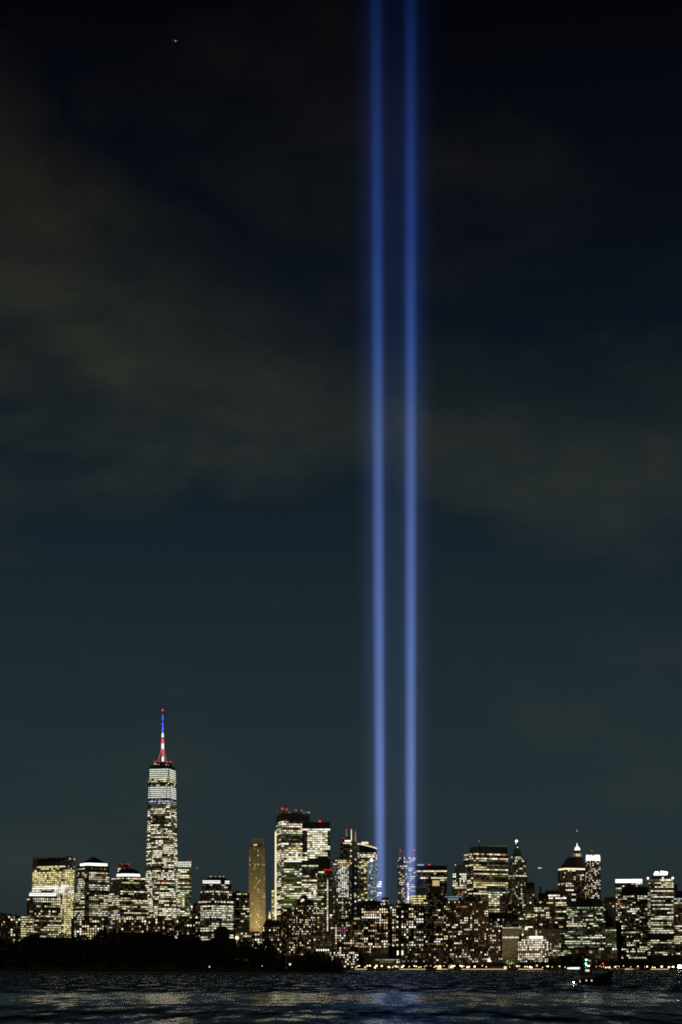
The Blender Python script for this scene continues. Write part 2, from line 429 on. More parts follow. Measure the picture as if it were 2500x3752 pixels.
b = Building('office_tower', 'stepped tower with two white lit roof bands in front of the yellow office tower', 2850, 158)
b.block(88, 224, 3353, split=123, wall='dark_glass', grid='brown_stone', style=st(OFFICE, fh=8.2, fw=7, wh=.5, ww=.62, p=.62, var=.3, run=3), wb=3440, name='podium')
b.block(99, 222, 3289, 3353, split=126, wall='dark_glass', grid='brown_stone', style=st(OFFICE, fh=8.6, fw=8, wh=.5, ww=.7, p=.24, var=.1, run=2.5), zones=[(99, 222, 3289, 3304, .8), (88, 110, 3304, 3353, 0), (150, 162, 3304, 3353, .1)], v0=3)
b.slab(104, 210, 3283, 3289, 'setback', 'black_wall', depth=32, v0=5)
b.slab(107, 203, 3278.5, 3283, 'light_band', 'crown_white', depth=30, v0=6); b.slab(110, 200, 3276, 3278.5, 'setback', 'slate', depth=30, v0=6.3)
b.slab(108, 206, 3272.5, 3276, 'light_band', 'crown_white', depth=28, v0=7); b.slab(116, 200, 3268, 3272.5, 'setback', 'steel', depth=26, v0=8)
b.slab(116, 150, 3265, 3268, 'light_band', 'w_pale', depth=20, v0=9); b.slab(150, 192, 3262, 3268, 'roof_plant', 'steel', depth=20, v0=9.4); b.done()
b = Building('office_block', 'low office block with even yellow window bands at the foot of the stepped tower', 2800, 100)
b.block(76, 124, 3357, depth=20, wall='dark_glass', grid='olive_stone', style=st(OFFICE, fh=8.4, p=.75, var=.25, mats=[('w_yellow', 4), ('w_cream', 2)]), wb=3440); b.done()

b = Building('office_tower', 'dark tower with small pyramid roof above one white lit band', 2900, 340)
b.block(272, 408, 3270, split=319, wall='dark_glass', grid='charcoal', style=st(OFFICE, fh=7.3, fw=8, p=.8, var=.25, ww=.8, dark=.1), wb=3440, zones=[(311, 326, 3100, 3450, .08)])
b.block(283, 401, 3171, 3270, split=319, wall='dark_glass', grid='charcoal', style=st(OFFICE, fh=7.3, fw=8, p=.78, var=.25, ww=.8, dark=.1), v0=3, name='upper_tower',
        zones=[(311, 326, 3100, 3450, .08), (270, 410, 3171, 3180, 0), (326, 401, 3181, 3187, .5, [('w_orange', 1), ('w_dim', 3)]), (270, 410, 3187, 3193, .0)])
b.slab(293, 394, 3161.5, 3170.8, 'light_band', 'crown_white', split=322, v0=5); b.hip(300, 388, 3161.5, 3136, 'pyramid_roof', 'slate', v0=7); b.done()
b = Building('apartment_building', 'low brick apartment row with scattered warm windows below the pyramid roofed tower', 2760, 325)
b.block(262, 300, 3365, depth=18, wall='charcoal', grid='olive_stone', style=st(RESID, p=.35, fh=9), wb=3440)
b.block(300, 392, 3372, depth=20, v0=2, wall='charcoal', grid='brick', style=st(RESID, p=.36, fh=9, run=2.5, mats=RESID['mats'] + [('w_yellow', 4)]), wb=3440, name='wing'); b.roofstuff(265, 385, 3367, 4); b.done()

b = Building('tower_under_construction', 'slim tower topped with red lights behind the domed roof', 3180, 452)
b.block(431, 470, 3172, depth=20, wall='charcoal', grid='grey_stone', style=st(OFFICE, fh=8, p=.35), wb=3215)
b.slab(434, 446, 3166, 3172, 'roof_plant', 'charcoal', depth=8); b.slab(456, 471, 3167, 3172, 'roof_plant', 'charcoal', depth=8)
for x in (441, 447, 464, 471): b.ball(x, 3167, 1.3, 'beacon', 'beacon_red')
b.done()
b = Building('office_tower', 'broad stepped tower with dark round dome over a white lit band', 2880, 470)
b.block(396, 545, 3296, split=440, wall='dark_glass', grid='charcoal', style=st(OFFICE, fh=7.5, fw=8, p=.5, var=.4, ww=.8, run=6), wb=3400, zones=[(405, 418, 3340, 3348, .7, [('w_blue', 1)]), (434, 455, 3340, 3348, .6, [('w_blue', 1)]), (396, 545, 3290, 3300, 1, WH)])
b.block(400, 540, 3254, 3296, split=442, wall='dark_glass', grid='charcoal', style=st(OFFICE, fh=7.5, fw=8, p=.3, var=.3, ww=.8, run=5), v0=2, name='middle_tier')
b.block(408, 533, 3214, 3254, split=446, wall='dark_glass', grid='charcoal', style=st(OFFICE, fh=7.5, fw=8, p=.25, var=.25, ww=.8, run=4), zones=[(400, 540, 3217, 3225, .97, WH)], v0=4, name='upper_tier')
b.slab(424, 517, 3210.5, 3214, 'setback', 'black_wall', shape='round', v0=6, n=20)
b.slab(427, 514, 3201, 3210.5, 'light_band', 'crown_white', shape='round', v0=7, n=20)
m = MB(); cc = b.pt(b.u(470.5), 7 + 43*b.k, b.z(3201)); rr = 42*b.k
m.loft([[cc + Vector((rr*math.cos(a)*math.cos(6.2832*i/20), rr*math.cos(a)*math.sin(6.2832*i/20), 23*b.k*math.sin(a))) for i in range(20)] for a in (0, .25, .5, .75, 1.0, 1.25, 1.5)])
m.build('dome', 'slate', b.root); b.done()
b = Building('apartment_building', 'low brick apartment block with dotted white windows below the domed tower', 2750, 485)
b.block(425, 546, 3362, depth=22, wall='charcoal', grid='brick', style=st(RESID, p=.33), wb=3430); b.roofstuff(430, 540, 3362, 5); b.done()

# tall tapering tower with eight tall triangular facets and a lit mast
b = Building('skyscraper', 'tallest tower, faceted glass with white lit upper floors and red white blue mast', 3150, 591, 'skyscraper')
a0 = R(-25)
def sq(rad, ang, z, cx=0): return [Vector((cx + rad*math.sin(ang + i*math.pi/2), rad - rad*math.cos(ang + i*math.pi/2) , z)) for i in range(4)]
ks = b.k; RT, RB = 54*ks, 71.5*ks
zt, zb = b.z(2812), 18.0
def ring(rad, ang, z, cx): return [b.pt(cx + rad*math.sin(ang + i*math.pi/2), RB - rad*math.cos(ang + i*math.pi/2), z) for i in range(4)]
T = ring(RT, R(25), zt, b.u(595.5)); Bm = ring(RB, R(-20), zb, b.u(591))
m = MB(); fs = []
for i in range(4): fs += [(4+i, i, 4+(i+1) % 4), (i, (i+1) % 4, 4 + i)] if False else []
pts = Bm + T
for i in range(4):
    j = (i+1) % 4
    fs.append((i, j, 4+i)); fs.append((j, 4+j, 4+i))
fs += [(3, 2, 1, 0), (4, 5, 6, 7)]
m.poly(pts, fs); m.build('glass_shaft', 'dark_glass', b.root)
m = MB(); m.loft([ring(RB, R(-20), -.5, b.u(591)), ring(RB, R(-20), zb, b.u(591))]); m.build('podium', 'steel', b.root)
G = MB()
TOPZ = [(0, 9999, 2805, 2846, 1, LINE), (0, 9999, 2846, 2862, .95, [('w_yellow', 3), ('w_cream', 1)]), (0, 9999, 2862, 2868, .25), (0, 9999, 2868, 2876, .45, [('w_cool', 2), ('w_yellow', 1)]),
        (0, 9999, 2876, 2924, 1, LINE), (0, 9999, 2924, 2932, .3, [('w_dimblue', 1)]), (0, 9999, 2932, 2945, .95, [('w_dimblue', 1), ('w_cool', 2)]),
        (580, 620, 3226, 3234, .6, [('w_red', 3), ('w_dim', 1)]), (0, 9999, 3176, 3184, .1)]
SK = st(OFFICE, fh=7.4, fw=6, p=.72, var=.28, run=3.4, wh=.5, ww=.86, mats=[('w_cream', 5), ('w_white', 6), ('w_dim', 4), ('w_warm', 1)])
for i in range(4):
    j = (i+1) % 4
    for q in ((Bm[i], Bm[j], T[i], T[i]), (Bm[j], Bm[j], T[j], T[i])):
        n_ = (q[1]-q[0] if q[1] != q[0] else q[2]-q[3]).cross(q[3]-q[0]).normalized()
        if n_.dot(b.d) < -.05: b.face(*q, SK, TOPZ, 3385, G, .3, False)
for i in range(4):                                                # bright steel edges of the facets
    j = (i+1) % 4
    for a_, c_ in ((Bm[i], T[i]), (Bm[j], T[i])):
        if (a_+c_).dot(b.d) / 2 < RB * 1.4: e_ = MB(); e_.tube(a_, c_, .9, .9, 4); e_.build('edge_trim', 'charcoal', b.root)
tag(G.build('facade_grid', 'dark_glass', b.root), kind='stuff')
m = MB(); m.loft([ring(RT*.98, R(25), zt, b.u(595.5)), ring(RT*.92, R(25), b.z(2801), b.u(595.5))]); m.build('parapet', 'slate', b.root)
cx, cv = b.u(596.5), RB
def mring(r, z, n=12): return [b.pt(cx + r*math.cos(6.2832*i/n), cv + r*math.sin(6.2832*i/n), z) for i in range(n)]
m = MB(); m.loft([mring(34*ks, b.z(2801)), mring(33*ks, b.z(2794))]); m.build('roof_ring', 'charcoal', b.root)
m = MB(); m.loft([mring(32*ks, b.z(2790)), mring(34*ks, b.z(2787)), mring(32*ks, b.z(2785))], caps=True); m.build('mast_platform', 'charcoal', b.root)
for x in (566, 573, 586, 606, 613, 622, 628): b.ball(x, 2786.5, 1.1, 'beacon', 'mast_red', v=RB-33*ks*.9)
for x in (566, 571, 581, 610, 611, 618): b.ball(x, 2796 + random.uniform(-3, 7), 1.0, 'roof_lamp', 'w_white', v=RB-34*ks*.95)
SEG = [(2800, 2786, 3.68, 3.68, 'mast_red'), (2786, 2764, 4.96, 4.48, 'mast_white'), (2764, 2742, 4.32, 4.00, 'mast_red'), (2742, 2736, 6.56, 6.56, 'mast_red'), (2736, 2714, 4.80, 4.80, 'mast_white'),
       (2714, 2697, 4.96, 4.32, 'mast_red'), (2697, 2693, 4.00, 4.00, 'steel'), (2693, 2676, 3.84, 3.04, 'mast_white'), (2676, 2672, 3.52, 3.52, 'mast_blue'), (2672, 2650, 3.20, 2.56, 'mast_blue'),
       (2650, 2636, 2.56, 2.56, 'mast_blue'), (2636, 2631, 1.92, 1.92, 'steel'), (2631, 2607, 2.56, 1.28, 'mast_blue'), (2607, 2594, 0.56, 0.48, 'steel')]
for y0, y1, r0, r1, mt in SEG:
    m = MB(); m.loft([mring(r0*ks, b.z(y0), 8), mring(r1*ks, b.z(y1), 8)]); m.build('mast_section', mt, b.root)
for y in (2736, 2715, 2694, 2673, 2651, 2632):
    m = MB(); m.loft([mring(7.2*ks, b.z(y), 8), mring(7.2*ks, b.z(y-1.2), 8)]); m.build('mast_collar', 'steel', b.root)
for a in range(6):
    aa = a*math.pi/3 + .3
    m = MB(); m.tube(b.pt(cx + 20*ks*math.cos(aa), cv + 20*ks*math.sin(aa), b.z(2787)), b.pt(cx + 6*ks*math.cos(aa), cv + 6*ks*math.sin(aa), b.z(2740)), .45, .45, 5); m.build('stay_cable', 'mast_red' if a % 2 else 'steel', b.root)
m = MB(); m.ball(b.pt(cx, cv, b.z(2591)), 1.9); m.build('beacon', 'beacon_red', b.root)
b.done()

b = Building('office_tower', 'slab tower with solid glowing pale top right beside the tallest tower', 3080, 676)
b.block(652, 701, 3157, depth=40, wall='dark_glass', grid='green_glass', gz=.3, style=st(OFFICE, fh=6.9, fw=8, p=.72, var=.25, run=4, wh=.62, mats=[('w_cream', 5), ('w_yellow', 4), ('w_green', 3), ('w_dim', 2), ('w_white', 1)]), wb=3375,
        zones=[(640, 710, 3150, 3181, 1, [('w_pale', 1)]), (690, 702, 3181, 3240, .35, [('w_dimgreen', 2), ('w_dim', 1)]), (675, 702, 3275, 3345, .95, [('w_dimgreen', 5), ('w_green', 1)])])
b.ball(690, 3156, 1.2, 'beacon', 'beacon_red'); b.ball(699, 3158, 1.0, 'roof_lamp', 'w_white'); b.done()
b = Building('apartment_building', 'wide low dark apartment block with scattered windows below the tallest tower', 2745, 622)
b.block(543, 604, 3366, depth=20, wall='charcoal', grid='brown_stone', style=st(RESID, p=.24), wb=3430)
b.block(604, 655, 3372, depth=18, v0=2, wall='charcoal', grid='brown_stone', style=st(RESID, p=.3), wb=3430, name='wing'); b.block(655, 704, 3357, depth=20, v0=1, wall='charcoal', grid='brown_stone', style=st(RESID, p=.14), wb=3430, name='wing'); b.roofstuff(545, 700, 3368, 6); b.done()
b = Building('apartment_building', 'low dark block filling the gap between the glowing slab tower and the chamfered roof tower', 2780, 716)
b.block(698, 734, 3318, depth=18, wall='charcoal', grid='brown_stone', style=st(RESID, p=.22), wb=3440); b.roofstuff(700, 730, 3318, 2); b.done()
b = Building('tower_crane', 'thin dark tower crane with one red light right of the glowing slab tower', 3050, 725, 'crane')
m = MB()
for dx in (-1.3, 1.3):
    for dy in (-1.3, 1.3): m.tube(b.pt(dx, dy, 0), b.pt(dx, dy, b.z(3200)), .25, .25, 4)
for i in range(40):
    z0 = i*b.z(3200)/40; m.tube(b.pt(-1.3, -1.3, z0), b.pt(1.3, -1.3, z0 + b.z(3200)/40), .15, .15, 4)
m.build('mast', 'steel', b.root)
m = MB(); m.tube(b.pt(0, 0, b.z(3203)), b.pt(b.u(722), 0, b.z(3183)), .7, .35, 4); m.build('jib', 'steel', b.root)
m = MB(); m.tube(b.pt(0, 0, b.z(3203)), b.pt(b.u(731), 0, b.z(3206)), .9, .9, 4); m.bx(b.u(730), b.u(733), -1.5, 1.5, b.z(3212), b.z(3205)); m.build('counter_jib', 'steel', b.root)
m = MB(); m.bx(-1.5, 1.5, -1.6, 1.6, b.z(3205), b.z(3200)); m.build('cab', 'steel', b.root)
b.ball(722.5, 3182, 1.5, 'beacon', 'beacon_red', v=0); b.done()
b = Building('office_tower', 'dark tower with flat chamfered roof and two thin white lit bands', 2880, 791)
b.block(727, 856, 3300, split=775, wall='dark_glass', grid='charcoal', style=st(OFFICE, fh=8, fw=7, wh=.52, ww=.68, p=.55, var=.35, run=6, mats=[('w_white', 4), ('w_cream', 4), ('w_dim', 2), ('w_warm', 1)]), wb=3450, zones=[(727, 860, 3300, 3306, .6), (727, 860, 3352, 3366, .95, [('w_white', 1)])])
b.block(733, 850, 3262, 3300, split=778, wall='dark_glass', grid='charcoal', style=st(OFFICE, fh=8, fw=7, ww=.7, p=.12, var=.08, run=2), v0=2, name='middle_tier', zones=[(727, 860, 3262, 3270, .7, WH)])
b.block(741, 848, 3238, 3262, split=780, wall='dark_glass', grid='charcoal', style=st(OFFICE, fh=8, fw=7, ww=.7, p=.25, var=.1, run=2), v0=4, name='upper_tier')
for y0, y1 in ((3233, 3236.2), (3226.5, 3229.7)):
    b.slab(743, 808, y0, y1, 'light_band', 'crown_white', depth=30, v0=6.0); b.slab(825, 841, y0 + 1, y1 + 1, 'light_band', 'crown_white', depth=30, v0=6.2)
b.slab(742, 842, 3225, 3238, 'setback', 'black_wall', depth=30, v0=6.6)
b.hip(748, 838, 3225, 3212, 'chamfered_roof', 'slate', 768, 822, v0=8)
for x in (771, 777, 790, 805, 812, 820): b.ball(x, 3211, .8, 'roof_lamp', 'w_warm', v=10)
b.done()
b = Building('office_block', 'dark plain office block between the chamfered roof tower and the tan tower', 2940, 885)
b.block(852, 914, 3272, depth=30, wall='charcoal', grid='brown_stone', style=st(OFFICE, fh=9, fw=8, wh=.42, p=.12, var=.15, ww=.75), wb=3450, zones=[(889, 914, 3300, 3360, .42, WH)]); b.roofstuff(856, 910, 3272, 3); b.done()
b = Building('glass_hall', 'small olive arched glass hall with one lit oval window, left of the tan tower', 2790, 887)
fp = [(b.u(868) + (b.u(906)-b.u(868))*i/12, b.z(3395) + math.sin(math.pi*i/12)*(b.z(3360)-b.z(3395))) for i in range(13)]
m = MB(); m.loft([[b.pt(b.u(868), v, 0)] + [b.pt(u_, v, z_) for u_, z_ in fp] + [b.pt(b.u(906), v, 0)] for v in (30, 0)]); m.build('vault', 'olive_stone', b.root)
for i in range(0, 13, 2):
    m = MB(); u_, z_ = fp[i]; m.tube(b.pt(u_, -.3, 0), b.pt(u_, -.3, z_), .35, .35, 4); m.build('rib', 'steel', b.root)
b.win(888, 3376, 10, 4, 'w_white', -.5); b.win(880, 3398, 12, 3, 'w_dim', -.5); b.done()

def floodlight(name, label, loc, target, power, size, col, blend=.6):
    l = bpy.data.lights.new(name, 'SPOT'); l.energy = power; l.spot_size = size; l.spot_blend = blend; l.color = col; l.shadow_soft_size = 1.0
    o = bpy.data.objects.new(name, l); COL.objects.link(o); o.location = loc
    o.rotation_euler = (Vector(target) - Vector(loc)).to_track_quat('-Z', 'Y').to_euler(); return o

b = Building('residential_tower', 'slender floodlit tan stone tower with open crown, standing alone', 3060, 942)
b.block(910, 974, 3104, split=943, top=(915, 969), wall='charcoal', grid='tan_stone', style=st(RESID, fh=8.4, fw=7.5, wh=.55, ww=.5, p=.09, var=.04, mats=[('w_yellow', 3), ('w_cream', 2)]), wb=3420, ratio=1.0,
        zones=[(900, 980, 3166, 3173, .5, [('w_cream', 1)]), (927, 936, 3170, 3190, .8, [('w_cream', 1)]), (930, 952, 3262, 3276, .55, [('w_cream', 1)]), (934, 952, 3292, 3300, .6, [('w_cream', 1)])])
b.block(918, 967, 3099, 3104, split=943, wall='olive_stone', name='setback', ratio=1.0, v0=2)
b.block(919, 967, 3092, 3099, split=943, wall='charcoal', style=st(OFFICE, fh=7, fw=5, p=.75, var=0, wh=.6, ww=.7, mats=[('w_cream', 2), ('w_bright', 1)]), name='lit_storey', ratio=1.0, v0=2.4)
b.block(921, 965, 3075, 3092, split=943, wall='olive_stone', name='crown', ratio=1.0, v0=3)
for x in (922, 930, 937, 943, 951, 958, 964):
    m = MB(); v_ = 3 - 1.0 + abs(x-943)*b.k; u_ = b.u(x); m.loft([[b.pt(*q, zz) for q in ((u_-1, v_-1), (u_+1, v_-1), (u_+1, v_+1), (u_-1, v_+1))] for zz in (b.z(3092), b.z(3072))]); m.build('crown_fin', 'tan_stone', b.root)
b.slab(919, 967, 3072, 3075, 'cornice', 'tan_stone', split=943, ratio=1.0, v0=2.2)
b.done()
fl = floodlight('floodlight', '', P(942, 3445, 2985), P(942, 3235, 3060), 5.5e5, R(110), (1, .79, .38)); fl.parent = b.root; fl.location = fl.location - b.o
b = Building('low_hall', 'low pale hall lit by a bright lamp at the foot of the tan tower', 2720, 893)
b.block(866, 922, 3417, depth=18, wall='pale_stone', grid='tan_stone', style=st(OFFICE, fh=9, fw=8, wh=.5, ww=.6, p=.5), wb=3450)
b.slab(864, 924, 3414, 3417, 'flat_roof', 'grey_stone', depth=20, v0=-1); b.ball(868, 3436, 2.2, 'wall_lamp', 'street_lamp_glow', v=-3); b.ball(871, 3441, 1.4, 'wall_lamp', 'street_lamp_glow', v=-3); b.done()
b = Building('apartment_building', 'low dark block with small lights just right of the pale hall', 2740, 933)
b.block(904, 962, 3420, depth=20, wall='charcoal', grid='brick', style=st(RESID, p=.34), wb=3480); b.slab(925, 950, 3414, 3420, 'roof_plant', 'charcoal', depth=9, v0=4); b.done()
b = Building('slim_tower', 'very thin lit tower in the gap right of the tan tower', 3100, 1002)
b.block(996, 1009, 3262, depth=12, wall='charcoal', grid='olive_stone', style=st(OFFICE, fh=8, fw=6, p=.6, ww=.7), wb=3380); b.done()
b = Building('stone_church', 'small pale building with lit spire in the gap right of the tan tower', 2900, 985)
b.block(974, 998, 3350, depth=12, wall='olive_stone', name='nave'); b.hip(984, 993, 3366, 3340, 'spire', 'crown_warm', depth=4, v0=-4); b.done()

b = Building('office_tower', 'tall glass tower with open railing crown and red beacons, centre left of the beams', 3080, 1072)
b.block(1012, 1135, 2984, split=1032, wall='dark_glass', grid='dark_glass', gz=.3, ratio=.9, style=st(OFFICE, fh=7.9, fw=9, wh=.58, ww=.9, p=.62, var=.34, run=4, mats=[('w_cream', 6), ('w_white', 4), ('w_yellow', 2), ('w_dim', 2), ('w_green', 2)]), wb=3390,
        zones=[(0, 9999, 2960, 3005, 0), (1012, 1041, 3178, 3194, .95, [('w_dimblue', 1)]), (0, 9999, 3120, 3154, .93, [('w_white', 2), ('w_cream', 1)]), (1041, 1110, 3320, 3390, .9, [('w_yellow', 2), ('w_green', 2), ('w_cream', 2)])])
b.block(1041, 1108, 3160, depth=30, v0=-14, wall='green_glass', grid='green_glass', gz=.3, name='front_wing', style=st(OFFICE, fh=7.9, fw=9, wh=.5, ww=.9, p=.6, var=.3, run=4, mats=[('w_cream', 4), ('w_yellow', 4), ('w_green', 4), ('w_dimgreen', 4), ('w_white', 1)]), wb=3395,
        zones=[(0, 9999, 3160, 3182, .03), (1075, 1108, 3200, 3212, .9, [('w_bright', 1), ('w_cool', 1)])])
b.slab(1041, 1108, 3155, 3160, 'light_band', 'w_bright', depth=12, v0=-13.5)
m = MB(); m.tube(b.pt(b.u(1010.5), 2, b.z(3375)), b.pt(b.u(1010.5), 2, b.z(3047)), 2.2, 2.2, 4); m.build('light_strip', 'crown_warm', b.root)
m = MB(); fpx = b.footprint(1014, 1134, 1034, ratio=.9, v0=1)
for i in range(4):
    a_, c_ = fpx[i], fpx[(i+1) % 4]; nn = 12
    for q in range(nn): m.tube(b.pt(a_[0]+(c_[0]-a_[0])*q/nn, a_[1]+(c_[1]-a_[1])*q/nn, b.z(2984)), b.pt(a_[0]+(c_[0]-a_[0])*q/nn, a_[1]+(c_[1]-a_[1])*q/nn, b.z(2964)), .3, .3, 4)
    for zz in (2966, 2972, 2978): m.tube(b.pt(*a_, b.z(zz)), b.pt(*c_, b.z(zz)), .45, .45, 4)
m.build('crown_railing', 'pale_stone', b.root)
b.slab(1030, 1110, 2974, 2984, 'roof_plant', 'charcoal', depth=18, v0=14)
for x, y, r in ((1035, 2962, 2.6), (1050, 2964, 1.9), (1053, 2966, 1.3)): b.ball(x, y, r, 'beacon', 'beacon_red', v=10)
for x in (1060, 1085, 1106, 1112, 1120, 1128, 1133): b.ball(x, 2972 + random.uniform(-6, 6), .8, 'roof_lamp', 'w_cream', v=8)
for y in (3006, 3012, 3018): b.ball(1049, y, .8, 'beacon', 'mast_red', v=0)
b.ball(1094, 3023, 1.9, 'beacon', 'beacon_red', v=-1); b.done()
b = Building('office_tower', 'glass tower with plain dark top and single red beacon, overlapping the railing crowned tower', 3020, 1160)
b.block(1106, 1210, 3154, depth=44, wall='dark_glass', grid='dark_glass', gz=.3, name='lower_tower', style=st(OFFICE, fh=7.6, fw=9, wh=.56, ww=.9, p=.7, var=.3, run=5, mats=[('w_cream', 5), ('w_white', 3), ('w_green', 3), ('w_yellow', 2), ('w_dim', 2)]), wb=3350,
        zones=[(1106, 1210, 3150, 3172, .0), (1170, 1215, 3100, 3190, 0), (1130, 1162, 3252, 3290, .9, [('w_cool', 1), ('w_white', 1)])])
b.block(1108, 1210, 3012, 3154, depth=40, v0=2, wall='dark_glass', grid='dark_glass', gz=.3, name='upper_tower', style=st(OFFICE, fh=7.7, fw=9, wh=.6, ww=.92, p=.94, var=.06, run=5, mats=[('w_cream', 5), ('w_white', 4)]),
        zones=[(1100, 1215, 3010, 3036, 0), (1100, 1215, 3036, 3043, 1, [('w_white', 1), ('w_bright', 1)]), (1100, 1127, 3043, 3110, .05), (1100, 1127, 3110, 3135, .5), (1200, 1215, 3043, 3098, .04), (1190, 1215, 3098, 3120, .8), (1200, 1215, 3120, 3150, .03), (1126, 1165, 3148, 3154, .7), (1166, 1215, 3142, 3154, 0)])
b.ball(1172, 3009, 2.8, 'beacon', 'beacon_red', v=6); b.mast(1172, 3012, 3009, .4, .4, v=6); b.done()
b = Building('apartment_tower', 'pale tower with a vertical dotted line of white lamps and red roof lights', 2960, 1190)
b.block(1163, 1192, 3199, depth=26, v0=2, wall='charcoal', grid='olive_stone', style=st(OFFICE, fh=8.3, fw=8, p=.4, var=.2, run=2, ww=.7, mats=[('w_yellow', 3), ('w_cream', 3), ('w_dim', 2)]), wb=3420, name='wing')
b.block(1190, 1217, 3190, depth=26, wall='olive_stone', grid='grey_stone', style=st(RESID, fh=8.3, fw=9, p=.14), wb=3420)
for i in range(29): b.win(1200.5, 3222 + i*6.7, 3.2, 4.2, 'w_white', -.6)
for x in (1189, 1196, 1204, 1212): b.ball(x, 3187, 1.4, 'beacon', 'beacon_red', v=4)
b.done()
b = Building('hotel_tower', 'round cornered tower with columns of white window dots and orange lit crown', 2935, 1252)
b.block(1217, 1288, 3170, shape='chamfer', depth=34, wall='charcoal', grid='olive_stone', style=st(RESID, fh=5.6, fw=7.2, wh=.62, ww=.55, p=.12, var=0, run=1, mats=[('w_cream', 2), ('w_white', 2), ('w_dim', 2)]), wb=3420,
        zones=[(1236, 1276, 3170, 3288, .86, [('w_white', 4), ('w_cool', 2), ('w_bright', 1)]), (1217, 1236, 3170, 3250, .5, [('w_cool', 2), ('w_dimblue', 3)]), (1276, 1290, 3170, 3250, .3, [('w_dimblue', 1)]), (1250, 1262, 3288, 3370, .7, [('w_cool', 2), ('w_white', 2)])])
b.block(1219, 1286, 3150, 3170, shape='chamfer', depth=31, v0=1.5, wall='charcoal', name='crown', style=st(OFFICE, fh=6.6, fw=5, p=.7, var=.1, wh=.55, ww=.7, mats=[('w_orange', 2), ('w_warm', 3), ('w_dim', 2)]), zones=[(1238, 1270, 3150, 3165, .95, [('w_white', 2), ('w_warm', 1)])])
b.block(1226, 1280, 3141, 3150, shape='chamfer', depth=26, v0=4, wall='brown_stone', name='crown_cap', style=st(OFFICE, fh=8, fw=5, p=.45, mats=[('w_warm', 1), ('w_dim', 2)])); b.done()
b = Building('pinnacle_tower', 'dark tower with tall olive fin and lit needle spires, left of the curved glass tower', 2975, 1282)
b.block(1248, 1290, 3090, depth=26, v0=4, wall='black_wall', grid='charcoal', style=st(OFFICE, fh=8, fw=10, p=.03, var=.02), wb=3400)
b.slab(1255, 1290, 3065, 3090, 'upper_tower', 'black_wall', depth=22, v0=5)
b.slab(1258, 1288, 3088, 3091, 'light_band', 'crown_warm', depth=6, v0=1.5); b.slab(1264, 1286, 3079, 3083, 'light_band', 'w_bright', depth=6, v0=2)
b.slab(1288, 1301, 3040, None, 'fin', 'olive_stone', depth=24, v0=0); b.slab(1301.5, 1311, 3084, None, 'fin', 'olive_stone', depth=22, v0=.5)
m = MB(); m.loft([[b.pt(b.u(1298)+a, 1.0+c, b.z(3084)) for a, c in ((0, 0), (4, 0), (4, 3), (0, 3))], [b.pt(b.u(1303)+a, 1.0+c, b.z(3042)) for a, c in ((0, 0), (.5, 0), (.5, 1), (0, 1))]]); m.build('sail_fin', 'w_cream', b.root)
for x, y0, y1 in ((1269.5, 3066, 3043), (1288, 3080, 3041)):
    b.mast(x, y0, y1, .55, .35, 'spire', 'w_white', v=-.4); b.ball(x, y1-1.5, 1.2, 'beacon', 'beacon_red', v=-.4)
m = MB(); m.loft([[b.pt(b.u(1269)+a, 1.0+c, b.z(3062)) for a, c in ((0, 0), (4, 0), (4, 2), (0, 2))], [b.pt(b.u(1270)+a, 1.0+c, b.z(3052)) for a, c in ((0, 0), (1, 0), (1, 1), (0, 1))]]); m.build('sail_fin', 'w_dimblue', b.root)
for i in range(26): b.win(1286 + (i % 2)*17, 3095 + i*11 + random.uniform(-3, 3), 4, 4.5, 'w_white' if random.random() < .7 else 'w_dim', -.7)
for x in (1285, 1301): b.win(x, 3281, 4, 16, 'w_cream', -.7)
m = MB(); m.tube(b.pt(b.u(1224), 3, b.z(3086)), b.pt(b.u(1275), 3, b.z(3066)), .5, .5, 4); m.build('crane_jib', 'steel', b.root); b.ball(1260.5, 3071, 1.4, 'beacon', 'beacon_red', v=2)
b.done()
b = Building('curved_glass_tower', 'curved glass tower with bright sloping rim, partly in front of the left beam', 2930, 1346)
b.block(1310, 1382, 3123, shape='round', depth=30, n=18, wall='blue_glass', grid='blue_glass', gz=.3, piers=False, style=st(OFFICE, fh=6.6, fw=7, wh=.6, ww=.88, p=.4, var=.3, run=4, mats=[('w_yellow', 3), ('w_cream', 3), ('w_dim', 2)]), wb=3305,
        zones=[(1345, 1390, 3150, 3310, .9, [('w_dimblue', 7), ('w_cream', 1), ('w_cool', 1)]), (1310, 1390, 3128, 3142, .75, [('w_yellow', 1), ('w_cream', 2)]), (1310, 1322, 3142, 3310, .12)])
m = MB(); N_ = 18; f_ = b.footprint(1310, 1382, shape='round', depth=30, n=N_)
def rim(y_left, y_right, inset): return [b.pt(u_*(1-inset) + b.u(1346)*inset, v_, b.z(y_left + (y_right-y_left)*(u_-b.u(1310))/(b.u(1382)-b.u(1310)))) for u_, v_ in f_]
m.loft([rim(3123, 3123, 0), rim(3092, 3110, .02)]); m.build('sloping_crown', 'blue_glass', b.root)
m = MB(); m.loft([rim(3091.9, 3109.9, -.02), rim(3088, 3106, -.02)]); m.build('light_rim', 'crown_warm', b.root)
m = MB(); m.loft([rim(3112, 3120, -.015), rim(3094, 3112, -.01)]); m.build('crown_glazing', 'crown_gold', b.root) if False else None
b.win(1362, 3152, 7, 12, 'w_bright', -.4); b.slab(1325, 1350, 3083, 3090, 'roof_plant', 'crown_warm', depth=5, v0=14)
for i in range(22):
    m = MB(); y = 3128 + i*8; ff = b.footprint(1334, 1384, shape='round', depth=31, n=24, v0=-.8)
    pts_ = [q for q in ff if q[1] < 15 and q[0] > b.u(1340)]; pts_.sort()
    for q in range(len(pts_)-1): m.tube(b.pt(*pts_[q], b.z(y)), b.pt(*pts_[q+1], b.z(y)), .32, .32, 4)
    if m.v: m.build('balcony_edge', 'w_dimblue', b.root)
